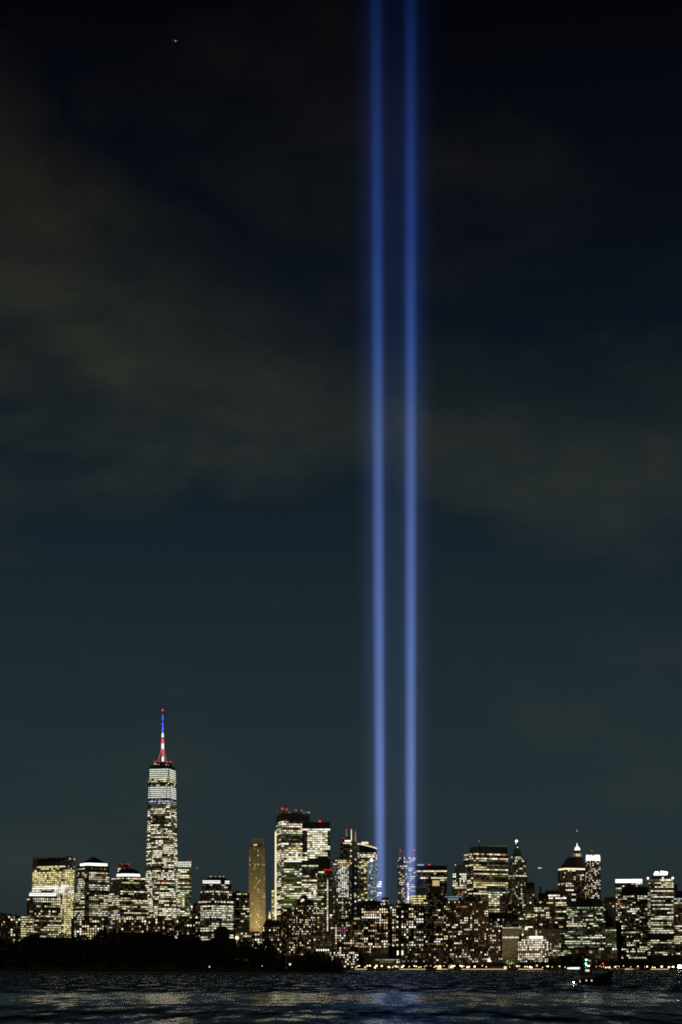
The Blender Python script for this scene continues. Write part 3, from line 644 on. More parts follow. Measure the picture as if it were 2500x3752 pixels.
b.done()
b = Building('office_block', 'blue glass block with a few lit floors beside the left beam', 2972, 1390)
b.block(1378, 1399, 3139, depth=30, wall='blue_glass', grid='blue_glass', gz=.25, style=st(OFFICE, fh=8, fw=9, wh=.5, ww=.9, p=.1, var=.1, run=3), wb=3310, zones=[(1370, 1400, 3139, 3155, 0), (1370, 1400, 3236, 3252, 1, [('w_white', 1), ('w_bright', 1)]), (1370, 1400, 3271, 3282, .9, WH)]); b.done()
b = Building('rooftop_rotunda', 'round pale rooftop drum on a grey column where the left beam ends', 2880, 1415)
b.block(1396, 1428, 3296, shape='round', depth=16, n=14, wall='grey_stone', style=st(OFFICE, fh=11, fw=6, p=.35, mats=[('w_cool', 1), ('w_cream', 1)]), wb=3325, name='drum')
b.slab(1399, 1425, 3288, 3296, 'drum_cap', 'grey_stone', shape='round', depth=13, v0=1.5, n=14)
b.block(1420, 1438, 3312, depth=14, v0=-4, wall='olive_stone', grid='grey_stone', name='shaft', style=st(RESID, p=.12), wb=3470); b.done()
b = Building('apartment_tower', 'black topped apartment tower with many white windows below the curved glass tower', 2830, 1372)
b.block(1325, 1422, 3318, depth=24, wall='charcoal', grid='black_wall', style=st(RESID, fh=9.5, fw=8, p=.4, run=1.8, var=.12), wb=3470)
b.slab(1327, 1397, 3302, 3318, 'roof_house', 'black_wall', depth=16, v0=3); b.roofstuff(1330, 1392, 3302, 4, 5, 'black_wall', 3); b.done()
b = Building('apartment_tower', 'narrow block with bright window columns right of the grey column', 2840, 1449)
b.block(1437, 1462, 3330, depth=20, wall='charcoal', grid='black_wall', style=st(RESID, fh=9, fw=8, p=.62, run=1.8), wb=3470); b.done()
b = Building('apartment_tower', 'dark flat topped apartment tower below the right beam', 2820, 1502)
b.block(1452, 1553, 3317, depth=24, wall='charcoal', grid='black_wall', style=st(RESID, fh=9.2, fw=9, p=.3, run=2.5, var=.12), wb=3475, zones=[(1462, 1474, 3330, 3475, .08), (1490, 1515, 3330, 3475, .55)])
b.slab(1452, 1507, 3309, 3317, 'roof_house', 'black_wall', depth=15, v0=3); b.roofstuff(1510, 1550, 3317, 3, 5, 'black_wall', 3); b.done()
b = Building('residential_tower', 'tower with open vertical fin crown and two red corner lights, behind the right beam', 3010, 1490)
b.block(1459, 1522, 3140, split=1485, wall='brown_stone', grid='brown_stone', style=st(RESID, fh=7.4, fw=7, wh=.58, ww=.6, p=.33, var=.08, run=2.0, mats=[('w_warm', 3), ('w_cream', 4), ('w_orange', 1), ('w_yellow', 2), ('w_white', 2)]), wb=3320)
fpx = b.footprint(1459, 1522, 1485)
for i in (0, 3):
    a_, c_ = fpx[i], fpx[(i+1) % 4]; nn = 10
    for q in range(nn + 1):
        m = MB(); p0 = (a_[0]+(c_[0]-a_[0])*q/nn, a_[1]+(c_[1]-a_[1])*q/nn); m.tube(b.pt(*p0, b.z(3141)), b.pt(*p0, b.z(3118)), .55, .55, 4); m.build('crown_fin', 'pale_stone', b.root)
    m = MB(); m.tube(b.pt(*a_, b.z(3119)), b.pt(*c_, b.z(3119)), .5, .5, 4); m.build('crown_rail', 'pale_stone', b.root)
for i in range(14): b.win(1496, 3236 + i*6, 4, 4, 'w_white', -.5)
for x in (1467, 1519): b.ball(x, 3116, 1.4, 'beacon', 'beacon_red', v=4)
b.done()
b = Building('office_tower', 'dark flat office tower with three bright floors, just right of the right beam', 3050, 1580)
b.block(1522, 1638, 3172, depth=45, wall='black_wall', grid='black_wall', style=st(OFFICE, fh=8.2, fw=10, wh=.5, ww=.9, p=.12, var=.12, run=4), wb=3300, zones=[(0, 9999, 3170, 3190, 0), (0, 9999, 3192, 3200, .85, [('w_cream', 2), ('w_yellow', 1)]), (1540, 1640, 3214, 3223, .85, WH), (0, 9999, 3223, 3231, .5), (0, 9999, 3200, 3214, .14)])
b.slab(1530, 1553, 3166, 3172, 'roof_plant', 'w_cool', depth=6, v0=8)
for x in (1572, 1576): b.ball(x, 3168, 1.3, 'beacon', 'beacon_red', v=4)
b.done()
b = Building('office_block', 'pale stepped block with four yellow lit floors below the dark flat tower', 2900, 1535)
b.block(1505, 1562, 3280, depth=22, wall='charcoal', grid='olive_stone', style=st(OFFICE, fh=8.3, fw=9, p=.85, var=.1, mats=[('w_yellow', 3), ('w_cream', 3)]), wb=3320)
b.slab(1524, 1556, 3256, 3280, 'roof_house', 'grey_stone', depth=14, v0=4); b.done()
b = Building('stone_tower', 'dark tower with small golden lit crown right of the pale stepped block', 2910, 1598)
b.block(1556, 1642, 3272, depth=26, wall='charcoal', grid='brown_stone', style=st(RESID, fh=9, p=.2), wb=3380, name='lower_tower'); b.block(1575, 1620, 3246, 3272, depth=18, v0=4, wall='brown_stone', name='upper_tower')
b.slab(1585, 1611, 3226, 3246, 'crown', 'crown_gold', depth=12, v0=6); b.slab(1583, 1613, 3222, 3226, 'cornice', 'brown_stone', depth=13, v0=5.5)
for x in (1585, 1590, 1598, 1606, 1611): b.mast(x, 3246, 3226, .5, .5, 'pilaster', 'brown_stone', v=5.6, n=4)
b.done()
b = Building('office_tower', 'olive stone tower with bright window groups left of the wide ribbed crown tower', 2990, 1686)
b.block(1659, 1710, 3200, depth=30, wall='charcoal', grid='olive_stone', style=st(RESID, fh=8.2, fw=6.5, wh=.6, ww=.6, p=.16, var=.05), wb=3300, zones=[(0, 9999, 3200, 3213, .65, [('w_bright', 1)]), (1682, 1712, 3213, 3232, .8, WH), (1659, 1712, 3236, 3256, .7, WH), (1680, 1712, 3262, 3285, .7, [('w_warm', 1), ('w_orange', 1)]), (1659, 1680, 3224, 3232, .8, WH)])
b.slab(1667, 1706, 3169, 3200, 'upper_tower', 'olive_stone', depth=22, v0=4); b.ball(1669, 3169, .9, 'roof_lamp', 'w_white', v=3); b.done()
b = Building('office_tower', 'wide office tower with ribbed green glass crown and bands of lit floors', 3040, 1781)
b.block(1698, 1863, 3125, split=1735, ratio=.6, wall='dark_glass', grid='dark_glass', gz=.3, style=st(OFFICE, fh=8, fw=11, wh=.52, ww=.9, p=.52, var=.33, run=4, mats=[('w_cream', 6), ('w_yellow', 3), ('w_white', 2), ('w_dim', 3)]), wb=3300, zones=[(0, 9999, 3124, 3131, .85, [('w_orange', 2), ('w_warm', 3)]), (0, 9999, 3142, 3150, .92, WH), (0, 9999, 3160, 3168, .05), (0, 9999, 3188, 3196, .1)])
b.block(1790, 1862, 3270, depth=22, v0=-26, wall='dark_glass', grid='olive_stone', name='front_wing', style=st(OFFICE, fh=7.6, fw=10, p=.55, var=.3), wb=3348, zones=[(0, 9999, 3270, 3277, .95, [('w_teal', 1), ('w_cool', 1)]), (1832, 1863, 3277, 3350, .03)])
b.block(1721, 1860, 3100, 3125, split=1752, ratio=.6, v0=2, wall='green_glass', name='crown'); fpx = b.footprint(1721, 1860, 1752, ratio=.6, v0=1.6)
for i in range(11):
    a_, c_ = fpx[0], fpx[1]; p0 = (a_[0]+(c_[0]-a_[0])*i/10, a_[1]+(c_[1]-a_[1])*i/10); m = MB(); m.tube(b.pt(*p0, b.z(3125)), b.pt(*p0, b.z(3100)), .45, .45, 4); m.build('crown_rib', 'pale_stone', b.root)
b.slab(1760, 1855, 3098.5, 3100, 'light_band', 'crown_dim', depth=20, v0=1); b.mast(1753, 3100, 3081, .3, .2); b.mast(1757, 3100, 3084, .3, .2); b.ball(1757, 3081, .8, 'roof_lamp', 'w_white', v=6); b.done()
b = Building('stone_tower', 'slim stone tower with green pyramid roof and bright white ball on top', 3060, 1897)
b.block(1864, 1932, 3205, split=1885, wall='charcoal', grid='olive_stone', style=st(RESID, fh=8.2, fw=6.5, wh=.5, ww=.55, p=.17, var=.08), wb=3350, name='lower_tower', zones=[(0, 9999, 3205, 3213, .9, WH), (1910, 1925, 3230, 3320, .5, WH)])
b.block(1868, 1927, 3150, 3205, split=1886, v0=3, wall='charcoal', grid='olive_stone', style=st(RESID, fh=8.2, fw=6.5, wh=.5, ww=.55, p=.25, var=.1), name='upper_tower'); b.block(1874, 1920, 3138, 3150, depth=16, v0=6, wall='olive_stone', style=st(RESID, fh=6, fw=5, p=.5, var=0, mats=[('w_dim', 1), ('w_white', 1)]), name='attic')
b.hip(1877, 1915, 3138, 3086, 'pyramid_roof', 'copper_green', 1891, 1896, depth=18, v0=6); b.mast(1893.5, 3088, 3081, .6, .4, 'finial', 'steel', v=15); b.ball(1893.5, 3080, 2.5, 'lantern', 'beacon_white', v=15); b.ball(1897, 3104, 1.0, 'roof_lamp', 'w_bright', v=7); b.ball(1891.5, 3090, .9, 'roof_lamp', 'w_bright', v=11); b.done()
b = Building('office_block', 'plain dark block just right of the green pyramid tower', 3000, 1945)
b.block(1929, 1960, 3256, depth=24, wall='charcoal', grid='olive_stone', style=st(RESID, p=.12), wb=3340); b.slab(1930, 1959, 3233, 3256, 'roof_house', 'black_wall', depth=18, v0=2); b.done()
b = Building('office_block', 'dark block with thin roof fins and chimney left of the lantern topped tower', 2990, 2003)
b.block(1958, 2050, 3292, depth=30, wall='charcoal', grid='charcoal', style=st(RESID, p=.05), wb=3310); b.slab(1972, 2050, 3272, 3292, 'setback', 'black_wall', depth=25, v0=3); b.slab(1978, 1985, 3248, 3272, 'chimney', 'charcoal', depth=5, v0=6)
b.slab(1998, 2050, 3264, 3272, 'setback', 'black_wall', depth=20, v0=5)
for i in range(12): b.mast(1999 + i*4.4, 3264, 3257, .5, .5, 'roof_fin', 'charcoal', v=6, n=4)
b.done()
b = Building('office_tower', 'broad dark tower with black mansard roof and white domed lantern', 2980, 2096)
b.block(2045, 2148, 3186, split=2073, wall='black_wall', grid='brown_stone', style=st(OFFICE, fh=8, fw=8, wh=.5, ww=.75, p=.14, var=.15, run=3, mats=[('w_cream', 3), ('w_yellow', 2), ('w_white', 2), ('w_dim', 2)]), wb=3300, zones=[(2112, 2146, 3200, 3208, .85, WH), (2105, 2130, 3210, 3228, .6, [('w_yellow', 2), ('w_green', 1)]), (2130, 2146, 3210, 3222, .6, [('w_red', 1)]), (2045, 2095, 3230, 3238, .8, WH), (2070, 2130, 3243, 3250, .7), (2085, 2112, 3270, 3280, .7, WH)])
b.slab(2046, 2147, 3181, 3186, 'lit_cornice', 'w_cream', split=2073, v0=.6); b.slab(2048, 2147, 3177, 3181, 'cornice', 'brown_stone', split=2074, v0=1)
b.hip(2053, 2147, 3177, 3140, 'mansard_roof', 'slate', 2082, 2137, depth=38, v0=4)
b.slab(2097, 2136, 3137, 3140, 'lantern_base', 'pale_stone', depth=15, v0=16)
b.slab(2103, 2130, 3124, 3137, 'lantern_drum', 'brown_stone', shape='round', depth=12, v0=17.5, n=10)
for i in range(6): b.win(2104 + i*5.2, 3131, 2.6, 10, 'w_warm' if i else 'w_orange', 16.6)
b.slab(2106, 2127, 3113, 3124, 'lantern_neck', 'charcoal', shape='round', depth=10, v0=18.5, n=10)
m = MB(); cc = b.pt(b.u(2116.5), 23.5, b.z(3113)); rr = 10.5*b.k
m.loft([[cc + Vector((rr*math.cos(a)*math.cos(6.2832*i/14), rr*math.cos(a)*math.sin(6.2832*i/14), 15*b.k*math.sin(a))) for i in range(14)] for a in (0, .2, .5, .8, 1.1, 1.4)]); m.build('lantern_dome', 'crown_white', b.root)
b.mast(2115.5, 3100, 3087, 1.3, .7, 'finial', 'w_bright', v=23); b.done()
b = Building('stone_tower', 'brown tower crowned with brilliant white floodlit stonework', 2960, 2173)
b.block(2146, 2201, 3153, split=2166, wall='charcoal', grid='brick', style=st(RESID, fh=7, fw=6, wh=.55, ww=.55, p=.3, var=.08, mats=[('w_white', 5), ('w_warm', 3), ('w_bright', 1)]), wb=3296, zones=[(2144, 2166, 3262, 3292, .5, [('w_orange', 1), ('w_yellow', 1)])])
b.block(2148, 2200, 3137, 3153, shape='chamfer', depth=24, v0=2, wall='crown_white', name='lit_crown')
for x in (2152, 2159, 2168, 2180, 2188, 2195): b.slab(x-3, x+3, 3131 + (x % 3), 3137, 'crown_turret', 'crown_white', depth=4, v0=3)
b.slab(2166, 2178, 3128, 3137, 'roof_house', 'charcoal', depth=8, v0=12); b.mast(2172, 3128, 3112, .4, .3, 'flagpole', 'steel', v=14); m = MB(); m.bx(b.u(2172), b.u(2178), 13.9, 14.1, b.z(3118), b.z(3113)); m.build('flag', 'flag_cloth', b.root)
for x in (2159, 2188): b.win(x, 3143, 6, 3, 'w_dim', 1.6)
b.done()
b = Building('office_block', 'stepped block with two bright white terraces below the dark finned block', 2900, 2040)
b.block(2014, 2078, 3313, depth=26, wall='charcoal', grid='charcoal', style=st(OFFICE, fh=7.8, fw=7, p=.45, var=.3, mats=[('w_cream', 3), ('w_white', 3), ('w_yellow', 3), ('w_dim', 2)]), wb=3400, zones=[(2014, 2034, 3313, 3322, 0)])
b.block(2003, 2076, 3287, 3313, depth=24, v0=2, wall='black_wall', grid='charcoal', style=st(OFFICE, fh=8.6, fw=8, p=.05, var=0), zones=[(2003, 2030, 3286, 3297, .95, [('w_bright', 1)]), (2032, 2076, 3286, 3297, 1, [('w_bright', 1)]), (2033, 2074, 3306, 3313, .9, WH)], name='terrace')
b.block(2010, 2058, 3276, 3287, depth=18, v0=5, wall='black_wall', style=st(OFFICE, fh=8, fw=6, p=.7, mats=[('w_white', 1)]), name='terrace'); b.done()
b = Building('office_block', 'brown block with short rows of white windows left of the stepped terraces', 2870, 1995)
b.block(1957, 2033, 3316, depth=24, wall='charcoal', grid='brown_stone', style=st(RESID, fh=8.4, fw=6.4, wh=.6, ww=.62, p=.14, var=.05, run=4), wb=3405, zones=[(1957, 2012, 3324, 3331, .85, WH), (1990, 2012, 3346, 3360, .85, WH), (1957, 1990, 3346, 3356, .4, WH), (1945, 1975, 3368, 3378, .7, [('w_orange', 1)])]); b.roofstuff(1960, 2028, 3316, 4); b.done()
b = Building('office_block', 'olive block with clustered lit windows below the green pyramid tower', 2860, 1935)
b.block(1899, 1960, 3333, depth=22, wall='charcoal', grid='olive_stone', style=st(OFFICE, fh=7.5, fw=7, p=.32, var=.2, run=2.5), wb=3405); b.roofstuff(1903, 1955, 3333, 4); b.done()
b = Building('office_tower', 'massive green tinted glass office block right of centre with many thin lit rows', 2810, 2143)
b.block(2052, 2220, 3404, depth=50, v0=-2, wall='green_glass', grid='green_glass', gz=.3, name='lower_block', style=st(OFFICE, fh=7.1, fw=6.5, wh=.46, ww=.8, p=.5, var=.3, run=3.2, mats=[('w_green', 4), ('w_cream', 4), ('w_white', 3), ('w_dimgreen', 3)]), wb=3505, zones=[(2100, 2222, 3475, 3520, 0)])
b.block(2077, 2219, 3323, 3404, depth=46, wall='green_glass', grid='green_glass', gz=.3, name='upper_block', style=st(OFFICE, fh=7.1, fw=6.5, wh=.46, ww=.8, p=.3, var=.2, run=2.6, mats=[('w_green', 4), ('w_cream', 4), ('w_white', 3), ('w_dimgreen', 4)]), zones=[(0, 9999, 3322, 3330, .75, [('w_cool', 1), ('w_green', 2)])])
b.slab(2078, 2208, 3300, 3323, 'setback', 'charcoal', depth=30, v0=6); b.slab(2112, 2168, 3296, 3323, 'roof_house', 'black_wall', depth=14, v0=2); b.slab(2095, 2110, 3294, 3300, 'roof_plant', 'w_cool', depth=4, v0=8); b.roofstuff(2120, 2160, 3296, 3, 4, 'black_wall', 3); b.done()
b = Building('stone_building', 'pale olive fluted block right of the green glass office block', 2850, 2236)
b.block(2217, 2257, 3305, depth=22, wall='olive_stone', grid='grey_stone', piers=True, style=st(RESID, fh=60, fw=6, wh=.97, ww=.5, p=0, var=0), wb=3380)
b.slab(2216, 2258, 3287, 3305, 'roof_house', 'brown_stone', depth=18, v0=3); b.ball(2248, 3321, 1.0, 'wall_lamp', 'w_bright', v=-1); b.win(2237, 3311, 3, 3, 'w_white', -.7); b.done()
b = Building('office_block', 'low yellow green lit block at the right foot of the green glass office block', 2800, 2238)
b.block(2219, 2259, 3398, depth=20, wall='green_glass', grid='olive_stone', style=st(OFFICE, fh=7.2, fw=8, p=.45, var=.3, mats=[('w_green', 3), ('w_yellow', 3), ('w_dimgreen', 3)]), wb=3470); b.done()
b = Building('ferry_building', 'long low dim brown hall with one round lit window behind the boat', 2740, 2180)
b.block(2097, 2262, 3478, depth=22, wall='brown_stone', grid='olive_stone', style=st(OFFICE, fh=16, fw=12, wh=.6, ww=.7, p=.02, var=0), wb=3530); b.hip(2094, 2265, 3478, 3470, 'hipped_roof', 'slate', 2105, 2254, depth=24, v0=-1); b.ball(2166, 3489, 1.8, 'round_window', 'crown_gold', v=-1.0)
for x in (2200, 2209, 2248, 2257): b.ball(x, 3478, 1.5, 'wall_lamp', 'w_bright', v=-2)
b.done()

b = Building('apartment_tower', 'stepped dark brown apartment tower with rounded top, in front of the railing crowned tower', 2780, 1114)
b.block(1072, 1158, 3325, shape='chamfer', depth=34, wall='black_wall', grid='brick', style=st(RESID, fh=8.2, fw=7, wh=.5, ww=.5, p=.3, var=.06), wb=3500)
b.block(1080, 1150, 3308, 3325, shape='chamfer', depth=28, v0=3, wall='black_wall', grid='brick', style=st(RESID, fh=8.2, fw=7, wh=.5, ww=.5, p=.12), name='setback'); b.block(1089, 1141, 3294, 3308, shape='chamfer', depth=21, v0=6, wall='black_wall', name='setback')
b.slab(1098, 1128, 3283, 3294, 'cupola', 'black_wall', shape='round', depth=13, v0=9, n=12); b.slab(1103, 1122, 3279, 3283, 'cupola_roof', 'slate', shape='round', depth=9, v0=11, n=12); b.ball(1110, 3298, 2.6, 'roof_lamp', 'crown_warm', v=4); b.ball(1105, 3302, 1.6, 'roof_lamp', 'crown_warm', v=4); b.done()
b = Building('apartment_building', 'brown apartment block against the left side of the rounded top tower', 2790, 1050)
b.block(1030, 1073, 3332, depth=22, wall='black_wall', grid='brick', style=st(RESID, fh=8.4, fw=7.5, wh=.5, ww=.5, p=.22, var=.05), wb=3500); b.slab(1040, 1068, 3326, 3332, 'roof_house', 'black_wall', depth=12, v0=4); b.done()
b = Building('apartment_building', 'broad brown block with mansard roof beneath the gap right of the tan tower', 2770, 996)
b.block(962, 1032, 3396, depth=22, wall='black_wall', grid='brown_stone', style=st(RESID, fh=8.6, fw=8, wh=.5, ww=.5, p=.2, var=.05), wb=3490, zones=[(1000, 1032, 3400, 3406, .8, [('w_orange', 1), ('w_yellow', 1)])]); b.hip(962, 1032, 3396, 3371, 'mansard_roof', 'slate', 974, 1026, depth=22); b.done()
b = Building('low_block', 'low olive block with one bright row of windows, right of the rounded top tower', 2735, 1178)
b.block(1141, 1216, 3420, depth=20, wall='charcoal', grid='olive_stone', style=st(RESID, fh=9, fw=8, p=.12, var=.04, mats=[('w_dim', 3), ('w_orange', 1), ('w_warm', 1)]), wb=3510, zones=[(1156, 1208, 3477, 3486, 1, [('w_white', 2), ('w_bright', 1)])]); b.roofstuff(1145, 1212, 3420, 4); b.done()
b = Building('apartment_building', 'brick apartment block with a few magenta windows, below the white dotted tower', 2765, 1255)
b.block(1212, 1299, 3378, depth=24, wall='charcoal', grid='brick', style=st(RESID, fh=8.8, fw=8, wh=.55, ww=.55, p=.4, var=.1, run=1.6, mats=RESID['mats'] + [('w_red', 1)]), wb=3495, zones=[(1244, 1270, 3410, 3419, .85, [('w_pink', 1)])]); b.slab(1240, 1275, 3366, 3378, 'roof_house', 'black_wall', depth=14, v0=4); b.done()
b = Building('apartment_building', 'narrow olive block with yellow windows right of the brick block with magenta windows', 2790, 1312)
b.block(1297, 1327, 3362, depth=20, wall='charcoal', grid='olive_stone', style=st(RESID, fh=8.8, fw=7, p=.4, run=2, mats=[('w_yellow', 4), ('w_cream', 2), ('w_dim', 2)]), wb=3475); b.done()
b = Building('low_block', 'row of low dark waterfront houses with tiny lights, at the island tip', 2700, 1262)
b.block(1208, 1314, 3488, depth=16, wall='charcoal', grid='black_wall', style=st(RESID, fh=8, fw=7, p=.3, var=.05), wb=3535); b.roofstuff(1212, 1310, 3488, 6); b.done()
b = Building('low_block', 'low block with warm window clusters below the black topped apartment tower', 2715, 1336)
b.block(1312, 1362, 3464, depth=16, wall='charcoal', grid='brown_stone', style=st(RESID, fh=9, fw=8, p=.45, run=2), wb=3500); b.done()
b = Building('colonnaded_hall', 'pale olive colonnaded hall front, low, below the grey column', 2710, 1391)
b.block(1360, 1423, 3476, depth=18, wall='charcoal', grid='olive_stone', style=st(OFFICE, fh=18, fw=7, wh=.7, ww=.5, p=.05, var=0), wb=3500); b.slab(1358, 1425, 3472, 3476, 'cornice', 'olive_stone', depth=20, v0=-1); b.done()
b = Building('pier_building', 'low dark pier building with lit eaves and green lit end post', 2690, 1418)
b.block(1365, 1470, 3516, depth=20, wall='charcoal', grid='olive_stone', style=st(OFFICE, fh=13, fw=9, wh=.3, ww=.7, p=.5, var=.1, mats=[('w_cream', 2), ('w_white', 2), ('w_dim', 2)]), wb=3540)
b.slab(1362, 1473, 3512, 3516, 'flat_roof', 'charcoal', depth=23, v0=-1.5); b.slab(1464, 1470, 3516, 3548, 'end_post', 'w_dimgreen', depth=2, v0=-3)
for i in range(14): b.ball(1375 + i*6.6, 3517.5, .8, 'eaves_lamp', 'w_cream', v=-1.8)
b.done()
b = Building('apartment_building', 'broad dim brown block with faint window grid right of the pier building', 2740, 1535)
b.block(1472, 1600, 3468, depth=24, wall='charcoal', grid='brown_stone', style=st(RESID, fh=8, fw=7, wh=.5, ww=.55, p=.16, var=.04), wb=3540, zones=[(1536, 1562, 3470, 3540, .4, [('w_dim', 2), ('w_cream', 1)])])
for x in (1458, 1475): b.slab(x-2.4, x+2.4, 3484, 3500, 'light_panel', 'w_white', depth=1, v0=-2)
b.roofstuff(1476, 1596, 3468, 6); b.done()
b = Building('apartment_tower', 'dark tower with orange and cream window rows between the flat topped tower and brick tower', 2850, 1592)
b.block(1552, 1630, 3296, depth=28, wall='black_wall', grid='black_wall', style=st(OFFICE, fh=8.6, fw=8, wh=.5, ww=.75, p=.26, var=.2, run=2.8, mats=[('w_warm', 3), ('w_cream', 4), ('w_white', 2), ('w_orange', 3), ('w_dim', 2)]), wb=3475)
b.block(1572, 1618, 3272, 3296, depth=20, v0=4, wall='black_wall', name='setback', style=st(RESID, p=.1)); b.done()
b = Building('apartment_tower', 'broad dark brick apartment tower with many small white windows, centre right', 2800, 1708)
b.block(1627, 1790, 3302, depth=34, wall='black_wall', grid='brick', style=st(RESID, fh=8.3, fw=7.5, wh=.52, ww=.52, p=.21, var=.05, run=1.4), wb=3530, zones=[(1722, 1730, 3300, 3400, .5)])
b.block(1706, 1762, 3284, 3302, depth=20, v0=5, wall='black_wall', name='roof_house', style=st(RESID, p=.15)); b.block(1788, 1842, 3382, depth=30, v0=2, wall='black_wall', grid='brick', style=st(RESID, fh=8.3, fw=7.5, wh=.52, ww=.52, p=.24, var=.05), wb=3530, name='wing')
b.slab(1630, 1694, 3290, 3302, 'glass_terrace', 'black_wall', depth=12, v0=3); b.slab(1630, 1694, 3284, 3287.5, 'terrace_lights', 'w_teal', depth=8, v0=5); b.slab(1642, 1680, 3292, 3298, 'terrace_lights', 'w_dimblue', depth=1, v0=2.4); b.roofstuff(1710, 1760, 3284, 4, 8, 'black_wall', 4); b.roofstuff(1790, 1840, 3382, 3, 8, 'black_wall', 3); b.done()
b = Building('office_block', 'black roofed block with few windows above the tan gridded building', 2830, 1845)
b.block(1788, 1901, 3366, depth=28, wall='charcoal', grid='charcoal', style=st(RESID, p=.1), wb=3405, zones=[(1822, 1845, 3364, 3380, .8, WH)]); b.slab(1788, 1886, 3345, 3366, 'roof_house', 'black_wall', depth=20, v0=4); b.done()
b = Building('stone_building', 'tan stone building with regular window grid and one brilliant row of lights', 2760, 1871)
b.block(1842, 1902, 3405, depth=24, wall='charcoal', grid='tan_stone', gz=.7, style=st(RESID, fh=8.6, fw=5.6, wh=.55, ww=.55, p=.02, var=0, run=1), wb=3530, zones=[(0, 9999, 3434, 3444, 1, [('w_bright', 1)])])
b.slab(1840, 1904, 3401, 3405, 'cornice', 'tan_stone', depth=26, v0=-1)
for i in range(11): b.ball(1845 + i*5.4, 3400.5, .85, 'roof_lamp', 'w_bright', v=0)
b.done()
fl = floodlight('floodlight', '', P(1871, 3530, 2640), P(1871, 3460, 2760), 1.3e5, R(70), (1, .88, .58)); fl.parent = b.root; fl.location = fl.location - b.o
b = Building('stone_building', 'olive classical building with lit roof columns behind the bright gridded low block', 2800, 1962)
b.block(1902, 2050, 3410, depth=24, wall='olive_stone', grid='tan_stone', style=st(RESID, fh=10, fw=9, p=.08, var=.02), wb=3450, zones=[(1902, 1925, 3408, 3420, .7, WH)])
b.slab(1900, 2052, 3405, 3410, 'cornice', 'tan_stone', depth=26, v0=-1); b.ball(1929, 3403, 3.0, 'roof_lamp', 'crown_warm', v=-2)
for x in (1945, 1951, 1966, 1972): b.mast(x, 3430, 3410, 1.2, 1.2, 'column', 'crown_gold' if x == 1966 else 'tan_stone', v=-1.6, n=8)
b.done()
b = Building('stone_building', 'low brown building with regular grid of brilliant square windows by the waterfront', 2745, 1955)
b.block(1898, 2010, 3450, depth=22, wall='charcoal', grid='brown_stone', gz=.6, style=st(RESID, fh=8.6, fw=7, wh=.6, ww=.6, p=.88, var=.12, run=1, mats=[('w_white', 3), ('w_warm', 3), ('w_dim', 2)]), wb=3530)
b.block(1912, 2004, 3441, 3450, depth=16, v0=3, wall='charcoal', grid='brown_stone', style=st(RESID, fh=9, fw=7, p=.8, var=0, mats=[('w_white', 1)]), name='attic'); b.slab(1940, 1990, 3431, 3439, 'roof_lights', 'w_bright', depth=3, v0=6); b.done()
b = Building('stone_building', 'narrow yellow lit stone front right of the brilliant gridded low block', 2750, 2032)
b.block(2010, 2056, 3456, depth=20, wall='olive_stone', grid='tan_stone', style=st(RESID, fh=8, fw=6, p=.5, var=.1, mats=[('w_yellow', 2), ('w_cream', 2), ('w_white', 1), ('w_dim', 2)]), wb=3510); b.done()
b = Building('low_block', 'dark brown low block behind the waterfront lamps, left of the lit tent', 2735, 1684)
b.block(1643, 1724, 3493, depth=18, wall='charcoal', grid='olive_stone', v0=0, style=st(RESID, fh=8, fw=7, p=.45, var=.1, mats=[('w_dim', 4), ('w_cream', 2), ('w_white', 1)]), wb=3535); b.done()
b = Building('low_block', 'low dark waterfront block under the orange windowed tower', 2725, 1602)
b.block(1562, 1644, 3474, depth=18, wall='charcoal', grid='brown_stone', style=st(RESID, fh=9, fw=9, p=.1, var=.03), wb=3535); b.done()

b = Building('office_tower', 'tower capped by a thick white lit band behind the black tower at right', 2900, 2305)
b.block(2256, 2355, 3235, depth=34, wall='black_wall', grid='charcoal', style=st(OFFICE, fh=8.2, fw=8, ww=.7, p=.18, var=.1, run=2), wb=3380, zones=[(2256, 2280, 3248, 3280, .7), (2256, 2280, 3290, 3400, .5, [('w_cool', 1), ('w_white', 1), ('w_orange', 1)])]); b.slab(2256, 2354, 3222, 3234.7, 'light_band', 'crown_white', depth=32, v0=-.3); b.slab(2255, 2355, 3219.5, 3222, 'roof_edge', 'hull_red', depth=33, v0=-.2); b.done()
b = Building('office_tower', 'plain black flat topped tower second from the right edge', 2800, 2326)
b.block(2278, 2373, 3249, split=2344, ratio=1.6, wall='black_wall', grid='black_wall', style=st(RESID, fh=7.9, fw=8, wh=.5, ww=.72, p=.17, var=.1, run=2.5, mats=[('w_white', 4), ('w_cream', 3), ('w_warm', 2), ('w_dim', 2)]), wb=3510, zones=[(0, 9999, 3245, 3280, 0), (0, 9999, 3280, 3287, .6, WH), (0, 9999, 3478, 3492, .75, WH), (2295, 2330, 3446, 3470, .6)]); b.roofstuff(2285, 2340, 3249, 3, 8, 'black_wall', 3); b.done()
b = Building('office_tower', 'grey tower with cluster of brilliant white roof lights near the right edge', 2830, 2422)
b.block(2375, 2469, 3232, split=2385, ratio=.5, wall='dark_glass', grid='charcoal', style=st(OFFICE, fh=7.4, fw=8, wh=.45, ww=.85, p=.4, var=.33, run=4.5, mats=[('w_cream', 4), ('w_white', 4), ('w_dim', 2), ('w_green', 1)]), wb=3505, zones=[(0, 9999, 3420, 3442, 0)])
b.block(2378, 2466, 3218, 3232, depth=30, v0=4, wall='charcoal', name='setback', style=st(OFFICE, fh=7.4, fw=8, p=.2)); b.slab(2388, 2458, 3208, 3218, 'setback', 'charcoal', depth=24, v0=7); b.slab(2396, 2446, 3200, 3206, 'light_band', 'crown_white', depth=8, v0=8)
